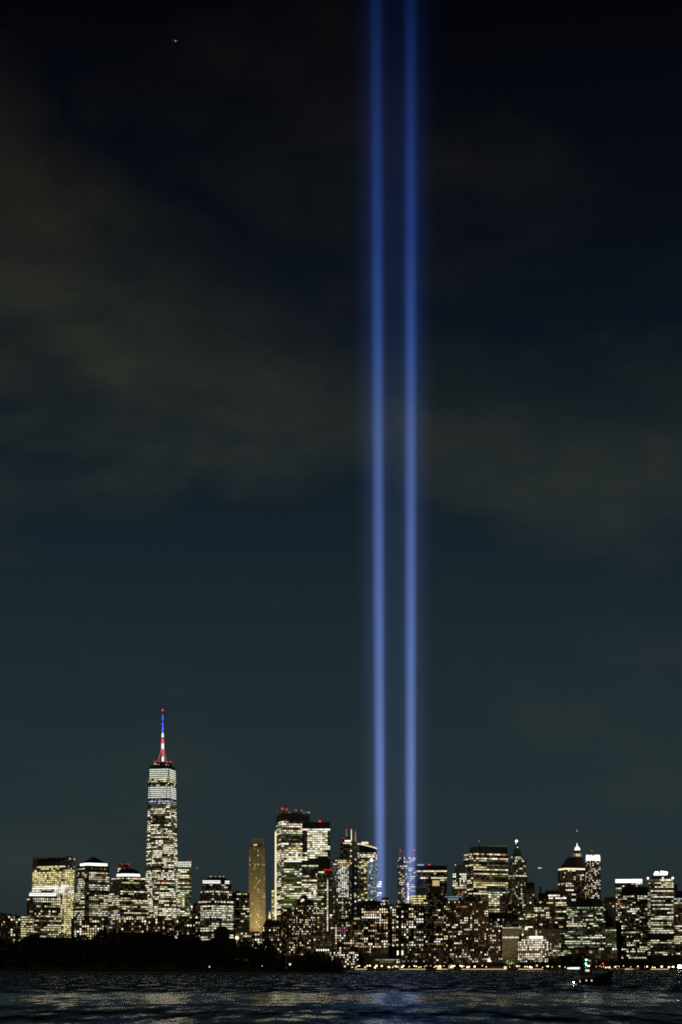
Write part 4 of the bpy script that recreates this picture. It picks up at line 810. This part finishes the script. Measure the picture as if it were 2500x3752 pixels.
for x, y in ((2404, 3197), (2410, 3197), (2425, 3195), (2430, 3196), (2438, 3197), (2443, 3198)): b.ball(x, y, 2.3, 'roof_lamp', 'beacon_white', v=8)
for x in (2375, 2466): b.ball(x, 3218, 1.8, 'corner_lamp', 'beacon_white', v=2)
b.ball(2430, 3217, 1.6, 'roof_lamp', 'w_bright', v=3); b.done()
b = Building('office_tower', 'dark tower cut by the right edge of the picture', 2790, 2515)
b.block(2470, 2580, 3290, depth=40, wall='black_wall', grid='charcoal', style=st(OFFICE, fh=7.8, fw=8, ww=.75, p=.25, var=.2, run=2), wb=3505, zones=[(0, 9999, 3292, 3300, .9, [('w_cool', 1)]), (0, 9999, 3308, 3316, .9, WH), (0, 9999, 3428, 3437, .95, [('w_warm', 1)])]); b.slab(2474, 2576, 3264, 3290, 'setback', 'black_wall', depth=30, v0=4); b.slab(2470, 2483, 3239, 3264, 'chimney', 'charcoal', depth=8, v0=8); b.done()
b = Building('office_block', 'dim olive block filling the gap behind the black tower and the green glass office block', 2960, 2250)
b.block(2200, 2290, 3300, depth=25, wall='charcoal', grid='olive_stone', style=st(RESID, p=.06), wb=3400); b.done()

# ------------------------------------------------------------------ searchlight beams: columns of lit air
def beam_material(name, rc=12.5):
    m = bpy.data.materials.new(name); m.use_nodes = True; M[name] = m
    t = m.node_tree; n = t.nodes; n.clear()
    def mth(op, a, b2=None, clamp=False):
        q = n.new('ShaderNodeMath'); q.operation = op; q.use_clamp = clamp
        for i, v in enumerate((a, b2)):
            if v is None: continue
            if isinstance(v, (int, float)): q.inputs[i].default_value = v
            else: t.links.new(v, q.inputs[i])
        return q.outputs[0]
    co = n.new('ShaderNodeTexCoord'); sp = n.new('ShaderNodeSeparateXYZ'); t.links.new(co.outputs['Object'], sp.inputs[0])
    x, y, z = sp.outputs
    r = mth('SQRT', mth('ADD', mth('MULTIPLY', x, x), mth('MULTIPLY', y, y)))
    grow = mth('ADD', 1.0, mth('MULTIPLY', z, .0002))             # the beam spreads a little with height
    r = mth('DIVIDE', r, grow)
    mr = n.new('ShaderNodeMapRange'); mr.interpolation_type = 'SMOOTHERSTEP'
    mr.inputs['From Min'].default_value = 1.0; mr.inputs['From Max'].default_value = 14.8; mr.inputs['To Min'].default_value = 1.0; mr.inputs['To Max'].default_value = 0.0
    t.links.new(r, mr.inputs[0])
    q_ = mth('SUBTRACT', 1.0, mth('POWER', mth('DIVIDE', r, 48.0), 2.0), clamp=True)
    halo = mth('MULTIPLY', mth('POWER', q_, 3.2), mth('ADD', .022, mth('MULTIPLY', z, .000062)))
    prof = mth('ADD', mr.outputs[0], mth('MULTIPLY', halo, 1.0))
    ra = n.new('ShaderNodeValToRGB'); t.links.new(mth('DIVIDE', z, 3000.0), ra.inputs[0])
    ST = [(.0, (.118, .178, .44)), (.10, (.10, .158, .40)), (.18, (.066, .114, .30)), (.31, (.040, .068, .195)), (.385, (.017, .041, .150)), (.45, (.0075, .021, .104)), (.60, (.0012, .0055, .028)), (1.0, (.0003, .001, .006))]
    el = ra.color_ramp.elements
    while len(el) < len(ST): el.new(.5)
    for e, (p, c) in zip(el, ST): e.position = p; e.color = (*c, 1)
    no = n.new('ShaderNodeTexNoise'); no.inputs['Scale'].default_value = .006; no.inputs['Detail'].default_value = 3
    t.links.new(co.outputs['Object'], no.inputs['Vector'])
    dust = mth('ADD', .85, mth('MULTIPLY', no.outputs[0], .3))
    sm = n.new('ShaderNodeMapping'); sm.inputs['Scale'].default_value = (.2, .2, .0005); t.links.new(co.outputs['Object'], sm.inputs[0])
    sn = n.new('ShaderNodeTexNoise'); sn.inputs['Scale'].default_value = 1.0; sn.inputs['Detail'].default_value = 2; t.links.new(sm.outputs[0], sn.inputs['Vector'])
    dust = mth('MULTIPLY', dust, mth('ADD', .45, mth('MULTIPLY', sn.outputs[0], 1.1)))   # the single lamps of each array
    e = n.new('ShaderNodeEmission'); t.links.new(ra.outputs[0], e.inputs[0])
    t.links.new(mth('MULTIPLY', mth('MULTIPLY', prof, dust), 1/17.8), e.inputs[1])
    o = n.new('ShaderNodeOutputMaterial'); t.links.new(e.outputs[0], o.inputs['Volume'])
    m.cycles.volume_step_rate = .03
    return m
beam_material('beam_air')
for label, x0, D, xt in (('left blue searchlight beam rising beside the curved glass tower', 1394.5, 2962, 1378.5), ('right blue searchlight beam rising in front of the fin crowned tower', 1505.5, 2962, 1505)):
    base = P(x0, 3545, D); base.z = 22
    m = MB(); n_ = 28
    def ringz(z, r): return [(r*math.cos(6.2832*i/n_), r*math.sin(6.2832*i/n_), z) for i in range(n_)]
    m.loft([ringz(0, 66), ringz(3000, 97)])
    o = tag(m.build('light_beam', 'beam_air'), label, 'light beam', 'twin searchlight beams')
    o.location = base; top = P(xt, 0, D)
    o.rotation_euler = (0, math.atan2(top.x - base.x, top.z - base.z), 0)

# ------------------------------------------------------------------ trees
rng = random.Random(5)
def crown_mesh(kind, seed):
    r = random.Random(seed); m = MB(); lobes = []
    nl = 17
    for i in range(nl):
        a = r.uniform(0, 6.2832); h = r.uniform(.0, 1.0)
        if kind == 'broad': rad = .5*math.sin(math.pi*(.18 + .72*h))**.8 * r.uniform(.45, .9); lr = r.uniform(.13, .22)
        elif kind == 'cone': rad = .34*(1 - h)*r.uniform(.5, 1) + .02; lr = .06 + .13*(1-h)
        else: rad = .3*math.sin(math.pi*(.12+.8*h))*r.uniform(.5, 1); lr = r.uniform(.12, .18)
        lobes.append((Vector((rad*math.cos(a), rad*math.sin(a), h*.88 + .06)), lr))
    pts, fs = [], []
    for c, lr in lobes:
        for k in range(62):
            d = Vector((r.gauss(0, 1), r.gauss(0, 1), r.gauss(0, 1))).normalized() * lr * r.uniform(.45, 1.08)
            p = c + Vector((d.x, d.y, d.z*.7)); s = r.uniform(.022, .045)
            u = Vector((r.gauss(0, 1), r.gauss(0, 1), r.gauss(0, 1))).normalized(); v = u.orthogonal().normalized()
            b0 = len(pts); pts += [p - u*s, p + v*s*.7, p + u*s, p - v*s*.7]; fs.append((b0, b0+1, b0+2, b0+3))
    m.poly(pts, fs); return m.mesh('tree_crown', 'leaf')
def trunk_mesh(seed):
    r = random.Random(seed); m = MB()
    m.loft([[(rd*math.cos(6.2832*i/7)+dx, rd*math.sin(6.2832*i/7), z) for i in range(7)] for rd, z, dx in ((.035, -.08, 0), (.024, .1, 0), (.018, .35, .01), (.010, .62, .015), (.003, .85, .01))])
    for k in range(6):
        a = r.uniform(0, 6.28); z = r.uniform(.22, .5); m.tube((0, 0, z), (.22*math.cos(a), .22*math.sin(a), z + r.uniform(.12, .3)), .010, .003, 4)
    return m.mesh('tree_trunk', 'bark')
CROWNS = {k: [crown_mesh(k, 100*i + 7) for i in range(4)] for k in ('broad', 'cone', 'oval')}
TRUNKS = [trunk_mesh(i) for i in range(3)]
def tree(loc, h, w, label, group, kind='broad', low=.16):
    t = tag(empty('tree', loc), label, 'tree', group)
    a = link('trunk', rng.choice(TRUNKS), t); a.scale = (h, h, h); a.rotation_euler.z = rng.uniform(0, 6)
    c = link('crown', rng.choice(CROWNS[kind]), t); c.location.z = h*low; c.scale = (w, w, h*(1-low)); c.rotation_euler.z = rng.uniform(0, 6.28)
    return t

# ------------------------------------------------------------------ dark wooded island in front of the city
def interp(tab, x):
    for (a, ya), (c, yc) in zip(tab, tab[1:]):
        if x <= c: return ya + (yc - ya) * max(0, (x - a)) / (c - a)
    return tab[-1][1]
YS = [(-400, 3563), (0, 3564), (300, 3566), (700, 3568), (1000, 3569.5), (1250, 3570.5), (1320, 3570)]
TOP = [(-400, 3445), (0, 3446), (50, 3448), (80, 3432), (110, 3422), (150, 3430), (250, 3438), (300, 3434), (340, 3422), (365, 3420), (440, 3418), (590, 3418), (670, 3428), (700, 3442), (780, 3442), (850, 3442), (900, 3446), (940, 3457),
       (955, 3470), (965, 3456), (985, 3450), (1005, 3460), (1020, 3480), (1028, 3498), (1045, 3520), (1062, 3516), (1085, 3500), (1130, 3490), (1160, 3490), (1200, 3501), (1235, 3520), (1252, 3542), (1262, 3558), (1320, 3568)]
def shoreD(px): return HC * F / (interp(YS, px) - YH)
def hill(px, s):                                                  # ground height s metres behind the shore
    hmax = max(1.2, .36 * ((YH - interp(TOP, px)) / F * 1500 + HC)) if px < 1262 else 1.0
    return 1.2 + (hmax - 1.2) * min(1, max(0, s - 4) / 45.0)
m = MB(); cols = []
xs = list(range(-400, 1321, 20))
for px in xs:
    D0 = shoreD(px); wd = 1.0 if px < 1250 else max(.05, (1322 - px) / 72)
    cols.append([P(px, 0, D0 + s*wd).xy.to_tuple() + (zz,) for s, zz in ((0, -2), (.6, 1.1), (8, hill(px, 8)), (25, hill(px, 25)), (50, hill(px, 50)), (110, hill(px, 60)), (150, 1), (160, -2))])
pts = [p for c in cols for p in c]; fs = []
for i in range(len(cols)-1):
    for k in range(7): a = i*8 + k; fs.append((a, a+8, a+9, a+1))
m.poly(pts, fs); tag(m.build('island', 'earth'), kind='structure')
m = MB()
for i in range(86):
    px = -300 + i*18.8; D0 = shoreD(px) - .5; p = P(px, 0, D0); q = P(px + 18.2, 0, shoreD(px + 18.2) - .5); p.z = q.z = .35
    dd = (q - p); m.box((p+q)/2, dd*.5, Vector((-dd.y, dd.x, 0)).normalized()*.6, (0, 0, .9))
tag(m.build('island_seawall', 'quay_stone'), 'dark stone revetment along the shore of the wooded island', 'seawall')
def itree(px, top, s, wpx=None, label='dark leafy tree in the solid tree line of the black island', group='trees on the dark island', kind='broad', low=.12):
    kind = rng.choice(('broad', 'broad', 'oval', 'cone')) if kind == 'broad' and wpx is None else kind
    D = shoreD(px) + s; zg = hill(px, s) - .3; zt = z_of(top, D); h = max(3.5, zt - zg)
    p = P(px, 0, D); p.z = zg
    return tree(p, h*1.02, (wpx / F * D if wpx else h*rng.uniform(.75, .95)), label, group, kind, low)
px = -120
while px < 1000:
    if not (440 < px < 590): itree(px, interp(TOP, px) + rng.uniform(-13, 9), rng.uniform(38, 58))
    else: itree(px, interp(TOP, px) + rng.uniform(0, 8), rng.uniform(38, 58))
    px += rng.uniform(20, 31)
px = -100
while px < 1030:
    itree(px, interp(TOP, px) + rng.uniform(22, 42), rng.uniform(14, 26), label='dark waterside tree along the near shore of the black island', group='shore trees on the dark island'); px += rng.uniform(26, 40)
for px, tp in ((1040, 3517), (1062, 3514), (1080, 3502), (1098, 3495), (1118, 3490), (1138, 3488), (1158, 3489), (1178, 3493), (1198, 3500), (1216, 3508), (1230, 3517), (1243, 3529), (1108, 3512), (1150, 3510), (1190, 3515), (1225, 3530), (1250, 3543), (1085, 3520), (1130, 3515), (1170, 3512), (1208, 3522), (1060, 3532), (1030, 3520), (1256, 3551)):
    itree(px, tp, rng.uniform(12, 34), 44 if tp < 3520 else 32, 'bushy tree on the rounded mound at the right tip of the island', 'trees on the island mound', 'broad', .05)
for px, tp, wp, kd, lb in ((384, 3380, 34, 'oval', 'tall dark tree standing above the island tree line, left of a close pair'), (420, 3374, 36, 'oval', 'taller dark tree of a close pair, right of its twin on the island'),
                           (612, 3384, 32, 'oval', 'pointed dark tree left of a narrow lit gap on the island'), (652, 3387, 40, 'broad', 'broad dark tree right of a narrow lit gap on the island'),
                           (112, 3418, 44, 'broad', 'rounded tree rising at the far left of the island'), (882, 3423, 30, 'cone', 'cone shaped tree below the pale hall on the island'),
                           (983, 3447, 52, 'broad', 'large rounded tree left of the white flagpole on the island')):
    itree(px, tp, 46, wp, lb, None, kd)
b = Building('island_building', 'long dark flat roofed building behind the island trees', 1640, 515)
b.block(440, 594, 3419, depth=20, wall='charcoal', grid='black_wall', style=st(RESID, p=0, var=0), wb=3430); b.slab(438, 596, 3417, 3419, 'flat_roof', 'black_wall', depth=22, v0=-1); b.done()
b = Building('island_building', 'dark gabled building with thin spire on the island', 1620, 812)
b.block(786, 840, 3410, depth=16, wall='charcoal', grid='black_wall', style=st(RESID, p=0, var=0), wb=3430); b.hip(784, 842, 3410, 3394, 'hipped_roof', 'slate', 800, 826, depth=18, v0=-1); b.slab(803, 813, 3384, 3396, 'belfry', 'charcoal', depth=3, v0=5); b.hip(802, 814, 3384, 3364, 'spire', 'slate', depth=3.4, v0=4.8); b.done()
# flagpole
D = shoreD(1050) + 30; base = P(1050, 0, D); base.z = hill(1050, 30)
fr = tag(empty('flagpole', base), 'white flagpole with drooping flag on the island beside the rounded mound', 'flagpole')
hp = z_of(3443, D) - base.z; hb = 0
m = MB(); m.tube((0, 0, -.3), (0, 0, hp), .34, .18, 8); m.build('pole', 'white_paint', fr)
m = MB(); m.ball((0, 0, hp+.2), .35); m.build('truck_ball', 'white_paint', fr)
m = MB(); n_ = 8
rows = []
for k in range(6):
    z = hp - 1.0 - k*1.25; rows.append([(.2 + (.3 + i*.22)*(1-.06*k), .25*math.sin(i*1.1 + k*.7), z - i*.35) for i in range(n_)])
fs = [(k*n_+i, k*n_+i+1, (k+1)*n_+i+1, (k+1)*n_+i) for k in range(5) for i in range(n_-1)]
back = [(x, y+.06, z) for r_ in rows for x, y, z in r_]; fr_ = [p for r_ in rows for p in r_]
m.poly(fr_ + back, fs + [tuple(48+i for i in f[::-1]) for f in fs]); m.build('flag', 'flag_cloth', fr)
m = MB(); m.bx(-.5, .5, -6.4, -5.6, -.2, .5); m.build('spotlight_housing', 'charcoal', fr)
fl = floodlight('spotlight', '', base + Vector((0, -6, .7)), base + Vector((0, 0, hp*.62)), 900, R(80), (1, .97, .9)); fl.parent = fr; fl.location = fl.location - base
def small_lamp(px, py, D, r, label, mat='street_lamp_glow', zg=GZ, group=None, cat='lamp', name='lamp'):
    p = P(px, py, D); t = tag(empty(name, (p.x, p.y, zg)), label, cat, group)
    h = p.z - zg
    m = MB(); m.tube((0, 0, -.2), (0, 0, h - r*.7), .16, .10, 6); m.tube((0, 0, -.2), (0, 0, .5), .3, .2, 6); m.build('pole', 'charcoal', t)
    m = MB(); m.ball((0, 0, h), r); m.build('globe', mat, t)
    m = MB(); m.tube((0, 0, h + r*.75), (0, 0, h + r*1.15), r*.55, r*.2, 8); m.build('cap', 'charcoal', t); return t
for px, py, r, lb in ((1063, 3534, .8, 'white path lamp at the foot of the island flagpole'), (768, 3543, .5, 'tiny white shore lamp at the middle of the island'), (961, 3540, .3, 'faint shore lamp among island trees left of the flagpole')):
    D = shoreD(px) + 3; small_lamp(px, py, D, r, lb, 'w_bright', 1.0)
D = shoreD(646) + 60; small_lamp(646, 3434, D, 1.5, 'white lamp glowing in the narrow gap between two island trees', 'w_bright', hill(646, 60))

# ------------------------------------------------------------------ waterfront: lamps, trees, small buildings
LA = 'promenade lamps along the far waterfront'
px = 1264
while px < 2480:
    if not (1795 < px < 1862 or 2076 < px < 2130):
        wharf = px > 2250
        small_lamp(px, 3541 + rng.uniform(-2, 5), SH + rng.uniform(4, 14), rng.choice((.5, .7, .9, 1.3)) , 'warm globe lamp along the far promenade, ' + ('in front of the low dark pier building' if px < 1472 else 'below the dim brown block' if px < 1600 else 'between the orange kiosk and the cream pavilion' if px < 1800 else 'between the cream pavilion and the boat' if px < 2140 else 'right of the boat'), group=LA, name='street_lamp', cat='street lamp')
    px += rng.choice((5, 6, 8, 14, 20, 26)) + rng.uniform(-1, 2)
small_lamp(2491, 3543, SH + 6, 3.0, 'huge brilliant white floodlight on the waterfront at the right edge', 'flood_white', name='floodlight_post', cat='floodlight')
TG = 'trees along the far waterfront'
for x0, x1, lo, hi, lb in ((1480, 1600, 3526, 3520, 'dark tree on the promenade below the dim brown block'), (1630, 1790, 3533, 3519, 'dark tree behind the promenade lamps left of the lit pavilion'), (1862, 2010, 3526, 3512, 'dark tree in front of the brilliant gridded low block'),
                           (2012, 2060, 3506, 3500, 'large dark tree left of the boat on the far shore'), (2066, 2088, 3512, 3508, 'dark tree left of the boat mast on the far shore'), (2100, 2142, 3500, 3491, 'tall dark tree directly behind the boat mast'), (2150, 2500, 3522, 3512, 'dark tree in the long row on the far shore right of the boat')):
    px = x0
    while px < x1:
        tp = rng.uniform(min(lo, hi), max(lo, hi)); D = SH + rng.uniform(30, 62); h = z_of(tp, D) - GZ
        p = P(px, 0, D); p.z = GZ; tree(p, h, h*rng.uniform(.95, 1.25), lb, TG, 'broad', .14); px += rng.uniform(13, 20)
for x0, x1 in ((1300, 1345), (1464, 1560), (1600, 1640), (1692, 1856), (1900, 1990), (2290, 2320), (2385, 2450)):
    m = MB(); a, c = P(x0, 0, SH - 1.05), P(x1, 0, SH - 1.05); m.bx(a.x, c.x, SH - 1.25, SH - .9, GZ - .2, GZ + .55); m.build('light_strip', 'kiosk_glow', sw)
# pavilion
b = Building('pavilion', 'long low cream waterfront pavilion with dark hipped roof and brightly lit end', 2632, 1828)
b.block(1798, 1846, 3541, depth=12, wall='pale_stone', grid='tan_stone', style=st(OFFICE, fh=14, fw=6, wh=.5, ww=.5, p=.0, var=0), wb=3556, name='hall'); b.slab(1846, 1857, 3540, None, 'lit_end', 'kiosk_glow', depth=11, v0=.3)
b.hip(1794, 1860, 3541, 3529, 'hipped_roof', 'slate', 1812, 1846, depth=14, v0=-1); b.slab(1796, 1858, 3540, 3541.5, 'eaves', 'pale_stone', depth=13.5, v0=-.8); b.done()
b = Building('tent', 'small glowing white peaked tent left of the cream pavilion', 2700, 1793, 'tent')
b.slab(1785, 1802, 3524, None, 'drum', 'brown_stone', depth=7); m = MB(); n_ = 10; r_ = 8*b.k
m.loft([[b.pt(b.u(1793.5) + q*math.cos(6.2832*i/n_), 3.5 + q*math.sin(6.2832*i/n_), z_) for i in range(n_)] for q, z_ in ((r_, b.z(3524)), (r_*.55, b.z(3519)), (r_*.2, b.z(3513)), (.1, b.z(3509)))]); m.build('peaked_roof', 'w_bright', b.root); b.done()
b = Building('kiosk', 'small kiosk with orange lit arches on the waterfront', 2628, 1612, 'kiosk')
b.slab(1603, 1622, 3538, None, 'hall', 'brown_stone', depth=6, v0=1)
for x, w_ in ((1607, 5), (1614, 5)): b.slab(x-w_/2, x+w_/2, 3540, 3552, 'arch_light', 'kiosk_orange', depth=.5, v0=.4)
b.slab(1601, 1624, 3536, 3538, 'roof', 'slate', depth=7, v0=.5); b.done()
b = Building('carousel', 'round carousel with a glowing ring of lights on the waterfront', 2630, 1653, 'carousel')
b.slab(1643, 1663, 3549, None, 'base', 'brown_stone', shape='round', depth=9, n=14); b.slab(1652, 1654, 3537, 3549, 'centre_pole', 'steel', depth=1, v0=4)
m = MB(); n_ = 20
for i in range(n_):
    a0_, a1_ = 6.2832*i/n_, 6.2832*(i+1)/n_; R_ = 8.2*b.k
    m.tube(b.pt(R_*math.cos(a0_), -.2, b.z(3545) + R_*math.sin(a0_)), b.pt(R_*math.cos(a1_), -.2, b.z(3545) + R_*math.sin(a1_)), .32, .32, 5)
m.build('light_ring', 'kiosk_glow', b.root); b.hip(1644, 1662, 3539, 3533, 'canopy', 'slate', depth=8, v0=.6); b.done()
b = Building('ferry_landing', 'low ferry landing with a bright white window strip behind the boat stern', 2632, 2103)
b.slab(2074, 2130, 3543, None, 'hall', 'charcoal', depth=10, v0=.6)
for i in range(8): b.win(2082 + i*5.9, 3549, 5.1, 7, 'w_bright', .4)
b.slab(2072, 2132, 3540.5, 3543, 'roof', 'slate', depth=12); b.done()
b = Building('ferry_landing', 'low dark shed with brown lit openings on the shore right of the boat', 2634, 2290)
b.slab(2236, 2346, 3547, None, 'hall', 'brown_stone', depth=10, v0=.6)
for i in range(15): b.win(2241 + i*7, 3551, 4, 4, pick([('w_orange', 2), ('w_warm', 2), ('w_dim', 2)]), .4)
b.slab(2234, 2348, 3545, 3547, 'roof', 'slate', depth=12); b.done()

# ------------------------------------------------------------------ boat
DB = 523.0; bp = P(2178, 0, DB); bp.z = 0
boat = tag(empty('boat', bp), 'black workboat with high bow, white and green mast lights, crossing the harbour', 'boat')
boat.rotation_euler.z = math.atan2(-bp.x, DB) + R(8)
SECT = [(-6.0, 1.75, 2.15, 0.0), (-5.0, 2.05, 2.1, -.2), (-3.0, 2.25, 2.15, -.5), (0, 2.3, 2.5, -.6), (2.5, 2.1, 3.0, -.6), (4.2, 1.5, 3.5, -.5), (5.4, .75, 3.95, -.3), (6.15, .08, 4.25, .6)]
m = MB(); rings = []
for x, hw, sh, k in SECT:
    f = .55 if x > 3 else .82
    rings.append([(x, -hw, sh), (x - .15*(x > 4), -hw*.95, sh*.55), (x - .45*(x > 4), -hw*f, .1), (x - .7*(x > 4), -hw*.25, k), (x - .7*(x > 4), hw*.25, k), (x - .45*(x > 4), hw*f, .1), (x - .15*(x > 4), hw*.95, sh*.55), (x, hw, sh)])
m.loft(rings); m.build('hull', 'hull_black', boat)
m = MB()
for (x, hw, sh, k), (x2, hw2, sh2, k2) in zip(SECT, SECT[1:]):
    for s in (-1, 1): m.tube((x, s*hw*1.03, sh - .25), (x2, s*hw2*1.03, sh2 - .25), .16, .16, 6)
m.build('rubbing_strake', 'rubber', boat)
m = MB()
for (x, hw, sh, k), (x2, hw2, sh2, k2) in list(zip(SECT, SECT[1:]))[3:]:
    for s in (-1, 1): m.box(((x+x2)/2, s*(hw+hw2)/2*.97, (sh+sh2)/2 + .3), ((x2-x)/2, s*(hw2-hw)/2, (sh2-sh)/2), (0, .05, 0), (0, 0, .35))
m.build('bulwark', 'hull_black', boat)
m = MB(); m.bx(-4.6, .4, -1.5, 1.5, 2.0, 3.5); m.build('deckhouse', 'deck_grey', boat)
m = MB(); m.bx(-4.9, .7, -1.75, 1.75, 3.5, 3.62); m.build('boat_deck', 'deck_grey', boat)
m = MB(); m.loft([[(-3.9, -1.1, 3.62), (-.9, -1.1, 3.62), (-.9, 1.1, 3.62), (-3.9, 1.1, 3.62)], [(-3.8, -1.05, 5.45), (-.7, -1.05, 5.45), (-.7, 1.05, 5.45), (-3.8, 1.05, 5.45)]]); wh = m.build('wheelhouse', 'deck_grey', boat)
m = MB(); m.bx(-4.1, -.4, -1.3, 1.3, 5.45, 5.6); m.build('wheelhouse_roof', 'deck_grey', boat)
for x in (-3.45, -2.75, -2.05, -1.35):
    m = MB(); m.bx(x-.27, x+.27, -1.16, -1.10, 4.5, 5.15); m.build('window', 'dark_glass' if x < -3 or x > -2 else 'boat_window', wh)
for x, z, mt in ((-5.0, 1.5, 'w_warm'), (-5.0, 1.0, 'w_warm'), (-2.9, 1.55, 'w_bright'), (-1.2, 1.5, 'boat_window')):
    m = MB(); m.tube((x, -2.42, z), (x, -2.18, z), .17 if x < -2 else .27, None, 10); m.build('porthole', mt, boat)
m = MB(); m.tube((-2.75, 0, 5.6), (-2.75, 0, 8.6), .11, .06, 8); m.tube((-2.75, -.7, 7.6), (-2.75, .7, 7.6), .05, .05, 6); m.tube((-2.75, 0, 8.0), (-4.0, 0, 5.6), .03, .03, 5); m.build('mast', 'deck_grey', boat)
m = MB(); m.ball((-2.65, -.15, 8.35), .24); m.build('masthead_light', 'boat_white', boat)
m = MB(); m.ball((-2.85, -.7, 7.15), .25); m.build('starboard_light', 'boat_green', boat)
m = MB(); m.ball((-2.75, -.3, 6.6), .12); m.build('anchor_light', 'boat_white', boat)
m = MB(); m.tube((2.9, 0, 3.0), (2.9, 0, 7.1), .07, .05, 6); m.build('fore_mast', 'deck_grey', boat)
m = MB(); m.ball((2.9, -.1, 7.1), .16); m.build('port_light', 'boat_port', boat)
m = MB(); m.tube((-4.35, .4, 3.62), (-4.5, .4, 5.6), .34, .28, 10); m.build('funnel', 'hull_red', boat)
m = MB()
prev = None
for i in range(13):
    x = -6.0 + i*.5; p = (x, -1.9 - .15*math.sin(i*.5), 2.15)
    m.tube(p, (p[0], p[1], 3.1), .035, .035, 5)
    if prev:
        for dz in (.5, .95): m.tube((prev[0], prev[1], 2.15+dz), (p[0], p[1], 2.15+dz), .035, .035, 5)
    prev = p
m.build('railing', 'white_paint', boat)
m = MB()
for k in range(7):
    a = k/6*1.3
    m.tube((-6.0 - .5*math.sin(a), -1.6 + .3*k, 2.2), (-6.0 - .55*math.sin(a), -1.6 + .3*k, 2.9 + .3*math.sin(a)), .05, .05, 5)
m.build('stern_frame', 'white_paint', boat)
for k, x in enumerate((-4.4, -1.9, .6, 2.7)):
    m = MB(); n_ = 12; c = Vector((x, -2.52 if x < 2 else -2.22, 1.5))
    rs = [[c + Vector((math.cos(a)*(.42 + .14*math.cos(q)), .14*math.sin(q), math.sin(a)*(.42 + .14*math.cos(q)))) for q in [6.2832*j/6 for j in range(6)]] for a in [6.2832*i/n_ for i in range(n_+1)]]
    m.loft(rs, caps=False); m.build('tyre_fender', 'rubber', boat)
m = MB(); m.bx(-6.9, -5.6, -1.5, 1.5, 1.05, 1.15); m.tube((-6.8, -1.4, 1.1), (-7.2, -2.6, 1.12), .05, .05, 5); m.build('stern_platform', 'deck_grey', boat)
m = MB(); m.ball((-7.2, -2.6, .95), .06); m.build('deck_lamp', 'deck_lamp', boat)
m = MB()
rw = random.Random(3); n_ = 34; top_, bot_ = [], []
for i in range(n_ + 1):
    q = i/n_; x = -5.9 - 7.4*q; hw = (.95*(1-q) + .12)*rw.uniform(.65, 1.2)
    top_.append((x, -1.2 + hw, .03 + .1*(1-q)*rw.random())); bot_.append((x, -1.2 - hw, .03 + .1*(1-q)*rw.random()))
mid = [((a[0]), -1.2, .16 + (.10 + .42*(1 - i/n_))*rw.uniform(.6, 1)) for i, a in enumerate(top_)]
m.poly(top_ + mid + bot_, [(i, i+1, n_+1+i+1, n_+1+i) for i in range(n_)] + [(n_+1+i, n_+1+i+1, 2*n_+2+i+1, 2*n_+2+i) for i in range(n_)])
wk = m.build('wake_foam', 'foam'); wk.matrix_basis = boat.matrix_basis.copy(); wk.location = bp; wk.rotation_euler = boat.rotation_euler; tag(wk, 'white churned wake trailing from the stern of the workboat', 'wake', kind='stuff')

# ------------------------------------------------------------------ aircraft lights in the night sky
for px, py, r, lb in ((1976, 3180, 2.8, 'distant aircraft lights low in the sky between the pyramid tower and lantern tower'), (2115, 3044, 1.6, 'distant aircraft light directly above the domed lantern'), (644, 149, 1.2, 'tiny aircraft light high in the dark sky, upper left')):
    D = 8200; p = P(px, py, D); t = tag(empty('aircraft', p), lb, 'aircraft')
    m = MB(); m.loft([[(x, q*math.cos(6.2832*i/8), q*math.sin(6.2832*i/8)) for i in range(8)] for x, q in ((-18, .3), (-14, 1.4), (-6, 1.9), (10, 1.9), (16, 1.2), (18.5, .2))]); m.build('fuselage', 'white_paint', t)
    for s in (-1, 1):
        m = MB(); m.loft([[(4, s*1.5, -.5), (-3, s*1.5, -.5), (-3, s*1.5, -.1), (4, s*1.5, -.1)], [(-4, s*17, .6), (-6.5, s*17, .6), (-6.5, s*17, .75), (-4, s*17, .75)]]); m.build('wing', 'white_paint', t)
    m = MB(); m.loft([[(-12, -.2, 1), (-17, -.2, 1), (-17, .2, 1), (-12, .2, 1)], [(-16, -.1, 6), (-18.5, -.1, 6), (-18.5, .1, 6), (-16, .1, 6)]]); m.build('tail_fin', 'white_paint', t)
    m = MB(); m.ball((0, -3, -2.2), r); m.build('landing_light', 'w_bright', t)
    if px == 1976: m = MB(); m.ball((10, -3, -1), 1.9); m.build('landing_light', 'w_bright', t)

# pieces of a part go under that part
SUB = {'crown_fin': 'crown', 'crown_rib': 'crown', 'crown_rail': 'crown', 'crown_turret': 'lit_crown', 'mast_collar': 'mast_section', 'stay_cable': 'mast_platform', 'cap': 'globe', 'porthole': 'hull', 'tyre_fender': 'hull', 'rubbing_strake': 'hull',
       'roof_fin': 'setback', 'pilaster': 'crown', 'rib': 'vault', 'finial': 'lantern_dome', 'flag': 'flagpole', 'eaves_lamp': 'flat_roof', 'cupola_roof': 'cupola', 'arch_light': 'hall', 'balcony_edge': 'tower_body', 'masthead_light': 'mast', 'starboard_light': 'mast', 'port_light': 'fore_mast'}
for o in list(COL.objects):
    base = o.name.split('.')[0]
    if o.parent and o.parent.type == 'EMPTY' and base in SUB:
        for c in o.parent.children:
            if c.name.split('.')[0] == SUB[base] and c.type == 'MESH' and c is not o: o.parent = c; break
